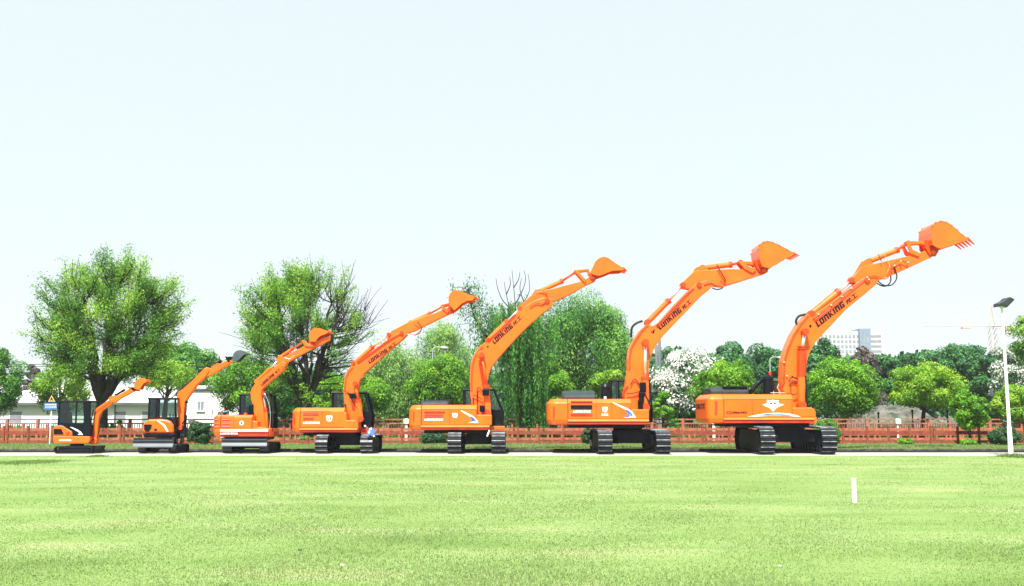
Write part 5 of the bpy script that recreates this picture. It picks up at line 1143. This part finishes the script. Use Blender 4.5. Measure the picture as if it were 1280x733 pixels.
def house():
    Y=82; xa,xb=X(222,Y),X(318,Y); zw=P(640,488,Y)[1]
    t=thing('white_house',((xa+xb)/2,Y,0),'white flat-topped house with one small grey window, behind the boom of the glazed-cab mini excavator','building')
    B().box(xa,xb,Y,Y+8,0,zw).make('wall',WALL,t)
    B().box(xa-0.15,xb+0.15,Y-0.15,Y+8.15,zw,zw+0.16).make('roof',DK,t,bevel=0.02)
    x0,x1=X(246.5,Y),X(254.5,Y); z0,z1=P(640,513,Y)[1],P(640,502,Y)[1]
    w=B(); w.box(x0-0.05,x1+0.05,Y-0.04,Y+0.02,z0-0.05,z0); w.box(x0-0.05,x1+0.05,Y-0.04,Y+0.02,z1,z1+0.05); w.box(x0-0.05,x0,Y-0.04,Y+0.02,z0,z1); w.box(x1,x1+0.05,Y-0.04,Y+0.02,z0,z1); w.box((x0+x1)/2-0.02,(x0+x1)/2+0.02,Y-0.035,Y+0.02,z0,z1)
    w=w.make('window',WALL,t); B().box(x0,x1,Y-0.02,Y-0.005,z0,z1).make('pane',WIN,w); B().box(x0-0.1,x1+0.1,Y-0.12,Y-0.045,z0-0.12,z0-0.055).make('sill',RP,w)
    B().box(X(272,Y),X(286,Y),Y-0.05,Y+0.01,0,2.0).make('door',DK,t)
house()
def office():
    Y=330; t=thing('office_block',(X(1070,Y),Y,0),'pale hazy multi-storey office block far beyond the trees','building')
    OW=noise_mat('office_wall',(0.36,0.38,0.40),(0.42,0.44,0.46),0.1,0.8); OWD=noise_mat('stair_tower_wall',(0.13,0.18,0.24),(0.16,0.21,0.28),0.1,0.6)
    def bx(n,a,b2,yt,yb,y0,y1,m,par=t): 
        return B().box(X(a,Y),X(b2,Y),y0,y1,max(P(640,yb,Y)[1],0),P(640,yt,Y)[1]).make(n,m,par)
    w1=bx('wing',1022,1077,414,560,Y,Y+14,OW); bx('roof_parapet',1038,1060,411,414,Y+2,Y+10,OW)
    tw=bx('stair_tower',1077,1091,411.5,560,Y-1.5,Y+12,OWD)
    w2=bx('wing',1091,1108,413.5,560,Y,Y+14,OW); bx('balcony_stack',1107,1111,428,560,Y+1,Y+12,OW)
    for k in range(9):
        y=419+k*6.3
        for a in range(1025,1076,5):
            bx('window',a,a+3.2,y,y+3.6,Y-0.08,Y+0.1,WIN,w1)
        bx('window',1092.5,1106,y,y+2.8,Y-0.08,Y+0.1,WIN,w2)
    for a in (1080.5,1085.5): bx('window',a,a+2.2,415,500,Y-1.6,Y-1.4,WIN,tw)
office()
def crane():
    Y=300; t=thing('tower_crane',(X(1247,Y),Y,0),'faint tower crane with long jib above the trees beside the lamp post','crane')
    CR=noise_mat('crane_paint',(0.36,0.29,0.22),(0.42,0.34,0.26),0.5,0.7)
    x=X(1247,Y); zt=P(640,382,Y)[1]; zj=P(640,408,Y)[1]; b=B(); w=0.9
    for sx in (-1,1):
        for sy in (-1,1): b.tube([(x+sx*w,Y+sy*w,0),(x+sx*w,Y+sy*w,zj)],0.08,5)
    z=0
    while z<zj-2: 
        for sy in (-1,1): b.tube([(x-w,Y+sy*w,z),(x+w,Y+sy*w,z+1.9)],0.08,4); b.tube([(x+sy*w,Y-w,z+1.9),(x+sy*w,Y+w,z)],0.08,4)
        z+=1.9
    b.make('mast',CR,t)
    B().tube([(x-0.8,Y,zj),(x,Y,zt)],0.15,5).tube([(x+0.8,Y,zj),(x,Y,zt)],0.15,5).make('tower_head',CR,t)
    b=B(); xe=X(1160,Y); xr=X(1275,Y)
    for yy,zz in ((-0.7,zj),(0.7,zj),(0,zj+1.3)): b.tube([(xe,Y+yy,zz),(x,Y+yy,zz)],0.06,5)
    q=xe
    while q<x: b.tube([(q,Y-0.7,zj),(q+0.8,Y,zj+1.3),(q+1.6,Y-0.7,zj)],0.035,4); q+=1.6
    b.make('jib',CR,t)
    B().tube([(x,Y-0.5,zj),(xr,Y-0.5,zj)],0.15,5).tube([(x,Y+0.5,zj),(xr,Y+0.5,zj)],0.15,5).box(xr-3,xr,Y-0.8,Y+0.8,zj-2.2,zj).make('counter_jib',CR,t)
    B().tube([(x,Y,zt),(x-(x-xe)*0.6,Y,zj+1.3)],0.05,4).tube([(x,Y,zt),(xr-2,Y,zj)],0.05,4).make('tie_rope',CR,t)
    xh=X(1214,Y); B().box(xh-1.4,xh+1.4,Y-0.6,Y+0.6,zj-0.8,zj-0.3).make('trolley',CR,t)
crane()

# ------------------------------------------------------------------ street furniture
POLE=noise_mat('white_painted_pole',(0.70,0.71,0.72),(0.80,0.81,0.82),2,0.4)
def lamp():
    Y=41.0; xb,_=P(1263.8,570,Y); xt,zt=P(1258.6,384,Y)
    t=thing('lamp_post',(xb,Y,0),'tall white lamp post with dark rectangular floodlight at the right','lamp post')
    xt=xb
    b=B().tube([(xb,Y,0),(xb,Y,1.2),(xb,Y,1.25),(xb,Y,zt)],[0.10,0.09,0.072,0.045],16); b.box(xb-0.17,xb+0.17,Y-0.17,Y+0.17,0,0.03); b.make('pole',POLE,t,smooth=False)
    br=B().tube([(xt-0.22,Y,zt+0.02),(xt+0.22,Y,zt+0.02)],0.03,8).box(xt-0.06,xt+0.06,Y-0.06,Y+0.06,zt-0.05,zt+0.06).make('bracket',WHT,t)
    pts=XZ([(1251,384),(1251.2,379.8),(1255,378.3),(1259,376),(1262,373),(1266.5,372.2),(1269,374),(1271.4,374.4),(1262,383.8),(1257,383)],Y)
    dx=xt-P(1258.6,384,Y)[0]; pts=[(a+dx,c) for a,c in pts]
    f=B().prism(pts,Y-0.24,Y+0.24).make('floodlight',HOOD,t,bevel=0.03)
    g=XZ([(1262.3,384.4),(1271.3,375),(1271.8,375.6),(1262.8,385)],Y); B().prism([(a+dx,c) for a,c in g],Y-0.21,Y+0.21).make('lens',WIN,f)
lamp()
def stake():
    Y=HC*F/(626-519); x,_=P(1068,626,Y); zt=P(1068,598,Y)[1]; w=0.038
    b=B().box(x-w,x+w,Y-0.03,Y+0.03,0,zt-0.01); b.box(x-w-0.004,x+w+0.004,Y-0.034,Y+0.034,zt-0.012,zt)
    m=noise_mat('white_stake_paint',(0.68,0.70,0.64),(0.80,0.82,0.76),9,0.7)
    tag(b.make('marker_stake',m,None,bevel=0.006),'short white marker stake standing alone in the lawn','stake')
stake()
def signs():
    Y=54; xp=X(63.5,Y); t=thing('warning_sign',(xp,Y,0.07),'yellow triangular warning sign above a blue panel beside the smallest excavator','sign')
    B().tube([(xp,Y+0.05,0.05),(xp,Y+0.05,P(64,492,Y)[1])],0.035,8).make('post',FC,t)
    YEL=noise_mat('yellow_sign_face',(0.42,0.27,0.06),(0.50,0.33,0.09),4,0.5)
    o=flat(t,'triangle_plate',[(64.6,491),(71.6,503.6),(57.2,503.8)],Y,BLK,0.02); flat(o,'sign_face',[(64.6,494),(69.2,502.3),(60,502.4)],Y-0.02,YEL,0.006)
    flat(o,'sign_symbol',[(64.5,496.6),(65.6,498.6),(66.6,501.4),(65.2,501),(64.6,499.6),(62.6,501.6),(63.2,499)],Y-0.025,BLK,0.006)
    SB=noise_mat('blue_sign',(0.03,0.10,0.26),(0.05,0.14,0.32),4,0.5)
    p=flat(t,'blue_panel',[(55.2,503.9),(71.5,503.9),(71.5,512.3),(55.2,512.3)],Y,SB,0.03)
    b=B()
    for r,(y0,y1) in enumerate(((505.4,506.6),(508,510.6))):
        x=56.6
        while x<70.5:
            w=random.uniform(0.8,1.8); 
            for yy in (y0,(y0+y1)/2+0.2): b.prism(XZ([(x,yy),(x+w,yy),(x+w,yy+0.45),(x,yy+0.45)],Y-0.03),Y-0.035,Y-0.03)
            x+=w+0.6
    b.make('sign_text',WHT,p)
signs()
def poles():
    Y=92; xa,xb=X(822,Y),X(826,Y); zt=P(640,423.5,Y)[1]
    t=thing('utility_pole',((xa+xb)/2,Y,0),'pair of grey poles joined by brackets, behind the silver-rod boom','pole')
    GP=noise_mat('grey_pole',(0.10,0.12,0.13),(0.16,0.18,0.2),2,0.6)
    B().tube([(xa,Y,0),(xa,Y,zt-0.6)],0.13,10).make('pole',GP,t); B().tube([(xb,Y,0),(xb,Y,zt)],0.13,10).make('pole',GP,t)
    b=B(); z=zt-0.9
    for k in range(4): b.box(xa-0.35,xb+0.25,Y-0.06,Y+0.06,z-0.05,z+0.05); z-=0.9
    b.make('cross_bracket',GP,t)
poles()
def streetlamp(px,ytop,Y,label,flip=1):
    x=X(px,Y); z=P(640,ytop,Y)[1]; t=thing('street_lamp',(x,Y,0),label,'street lamp','small street lamps among the trees')
    GP=noise_mat('grey_lamp_paint',(0.22,0.25,0.27),(0.3,0.33,0.35),2,0.5)
    B().tube([(x,Y,0),(x,Y,z-0.5)],0.05,8).make('pole',GP,t)
    B().tube(smooth_pts([(x,Y,z-0.5),(x+0.05*flip,Y,z-0.15),(x+0.35*flip,Y,z),(x+0.75*flip,Y,z-0.05)],4),0.04,7).make('arm',GP,t)
    B().tube([(x+0.65*flip,Y,z-0.03),(x+0.95*flip,Y,z-0.08),(x+1.3*flip,Y,z-0.12)],[0.07,0.17,0.06],10).make('lamp_head',GP,t,smooth=True)
streetlamp(964.5,446.5,84,'slim street lamp with curved head beside the largest excavator boom')
streetlamp(540,434,79,'small street lamp head poking out above the bright round tree at centre',1)
def thinposts():
    Y=68
    for i,px in enumerate((1098,1140.5,1184.3)):
        x=X(px,Y); zt=P(640,(518,515,514)[i],Y)[1]; t=thing('garden_light',(x,Y,0),['slim dark post behind the fence, left of the yellow-green tree trunk','slim dark post behind the fence, close to the yellow-green tree trunk','slim dark post behind the fence, left of the young tree'][i],'post','slim dark posts behind the fences')
        B().tube([(x,Y,0),(x,Y,zt)],0.05,8).make('pole',BLK,t); B().tube([(x,Y,zt-0.02),(x,Y,zt+0.1),(x,Y,zt+0.16)],[0.08,0.09,0.03],10).make('cap',BLK,t)
thinposts()
def wires():
    for i,(ya,yb) in enumerate(((454,459),(457,462))):
        Y=118; pts=[]
        for k in range(25):
            u=k/24; px=-120+u*640; py=456+i*2.6+3*math.sin(u*math.pi)-1+ (-6*u)
            pts.append(P3(px,py,Y))
        o=B().tube(pts,0.035,4).make('overhead_cable',BLK,None); tag(o,['upper thin overhead cable crossing behind the left trees','lower thin overhead cable crossing behind the left trees'][i],'cable')
wires()

# ------------------------------------------------------------------ air
def haze():
    m=bpy.data.materials.new('haze'); m.use_nodes=True; nt=m.node_tree; nt.nodes.clear()
    o=nt.nodes.new('ShaderNodeOutputMaterial'); v=nt.nodes.new('ShaderNodeVolumePrincipled')
    v.inputs['Color'].default_value=(0.90,0.95,1.0,1); v.inputs['Density'].default_value=HAZE; v.inputs['Anisotropy'].default_value=0.1
    nt.links.new(v.outputs[0],o.inputs['Volume'])
    ob=B().box(-1600,1600,-60,2500,-1.2,70).make('haze',m,None); tag(ob,kind='stuff')
HAZE=0.00024
haze()

# ------------------------------------------------------------------ light
EL,AZ=58,196      # sun elevation; azimuth measured from +Y clockwise (behind the camera)
az=math.radians(AZ); el=math.radians(EL)
sdir=Vector((math.sin(az)*math.cos(el),math.cos(az)*math.cos(el),math.sin(el)))
sl=bpy.data.lights.new('sun','SUN'); sl.energy=5.0; sl.angle=math.radians(0.6); sl.color=(1.0,0.955,0.88)
so=bpy.data.objects.new('sun',sl); COL.objects.link(so); so.rotation_euler=sdir.to_track_quat('Z','Y').to_euler(); so.location=(0,-20,60)
W=bpy.data.worlds.new('World'); S.world=W; W.use_nodes=True; nt=W.node_tree; bg=nt.nodes['Background']
sky=nt.nodes.new('ShaderNodeTexSky'); sky.sky_type='NISHITA'; sky.sun_disc=False; sky.sun_elevation=el; sky.sun_rotation=az; sky.air_density=1.0; sky.dust_density=3.0; sky.ozone_density=1.0
mixc=nt.nodes.new('ShaderNodeMix'); mixc.data_type='RGBA'; mixc.inputs['Factor'].default_value=0.85; mixc.inputs['B'].default_value=(3.36,3.74,3.88,1)
nt.links.new(sky.outputs[0],mixc.inputs['A']); nt.links.new(mixc.outputs['Result'],bg.inputs['Color']); bg.inputs['Strength'].default_value=0.10
S.view_settings.view_transform='Standard'; S.view_settings.look='None'; S.view_settings.gamma=1; S.view_settings.exposure=1.42
S.render.engine='CYCLES'; S.cycles.max_bounces=8; S.cycles.transparent_max_bounces=12; S.cycles.volume_bounces=0
S.render.resolution_x=1024; S.render.resolution_y=586
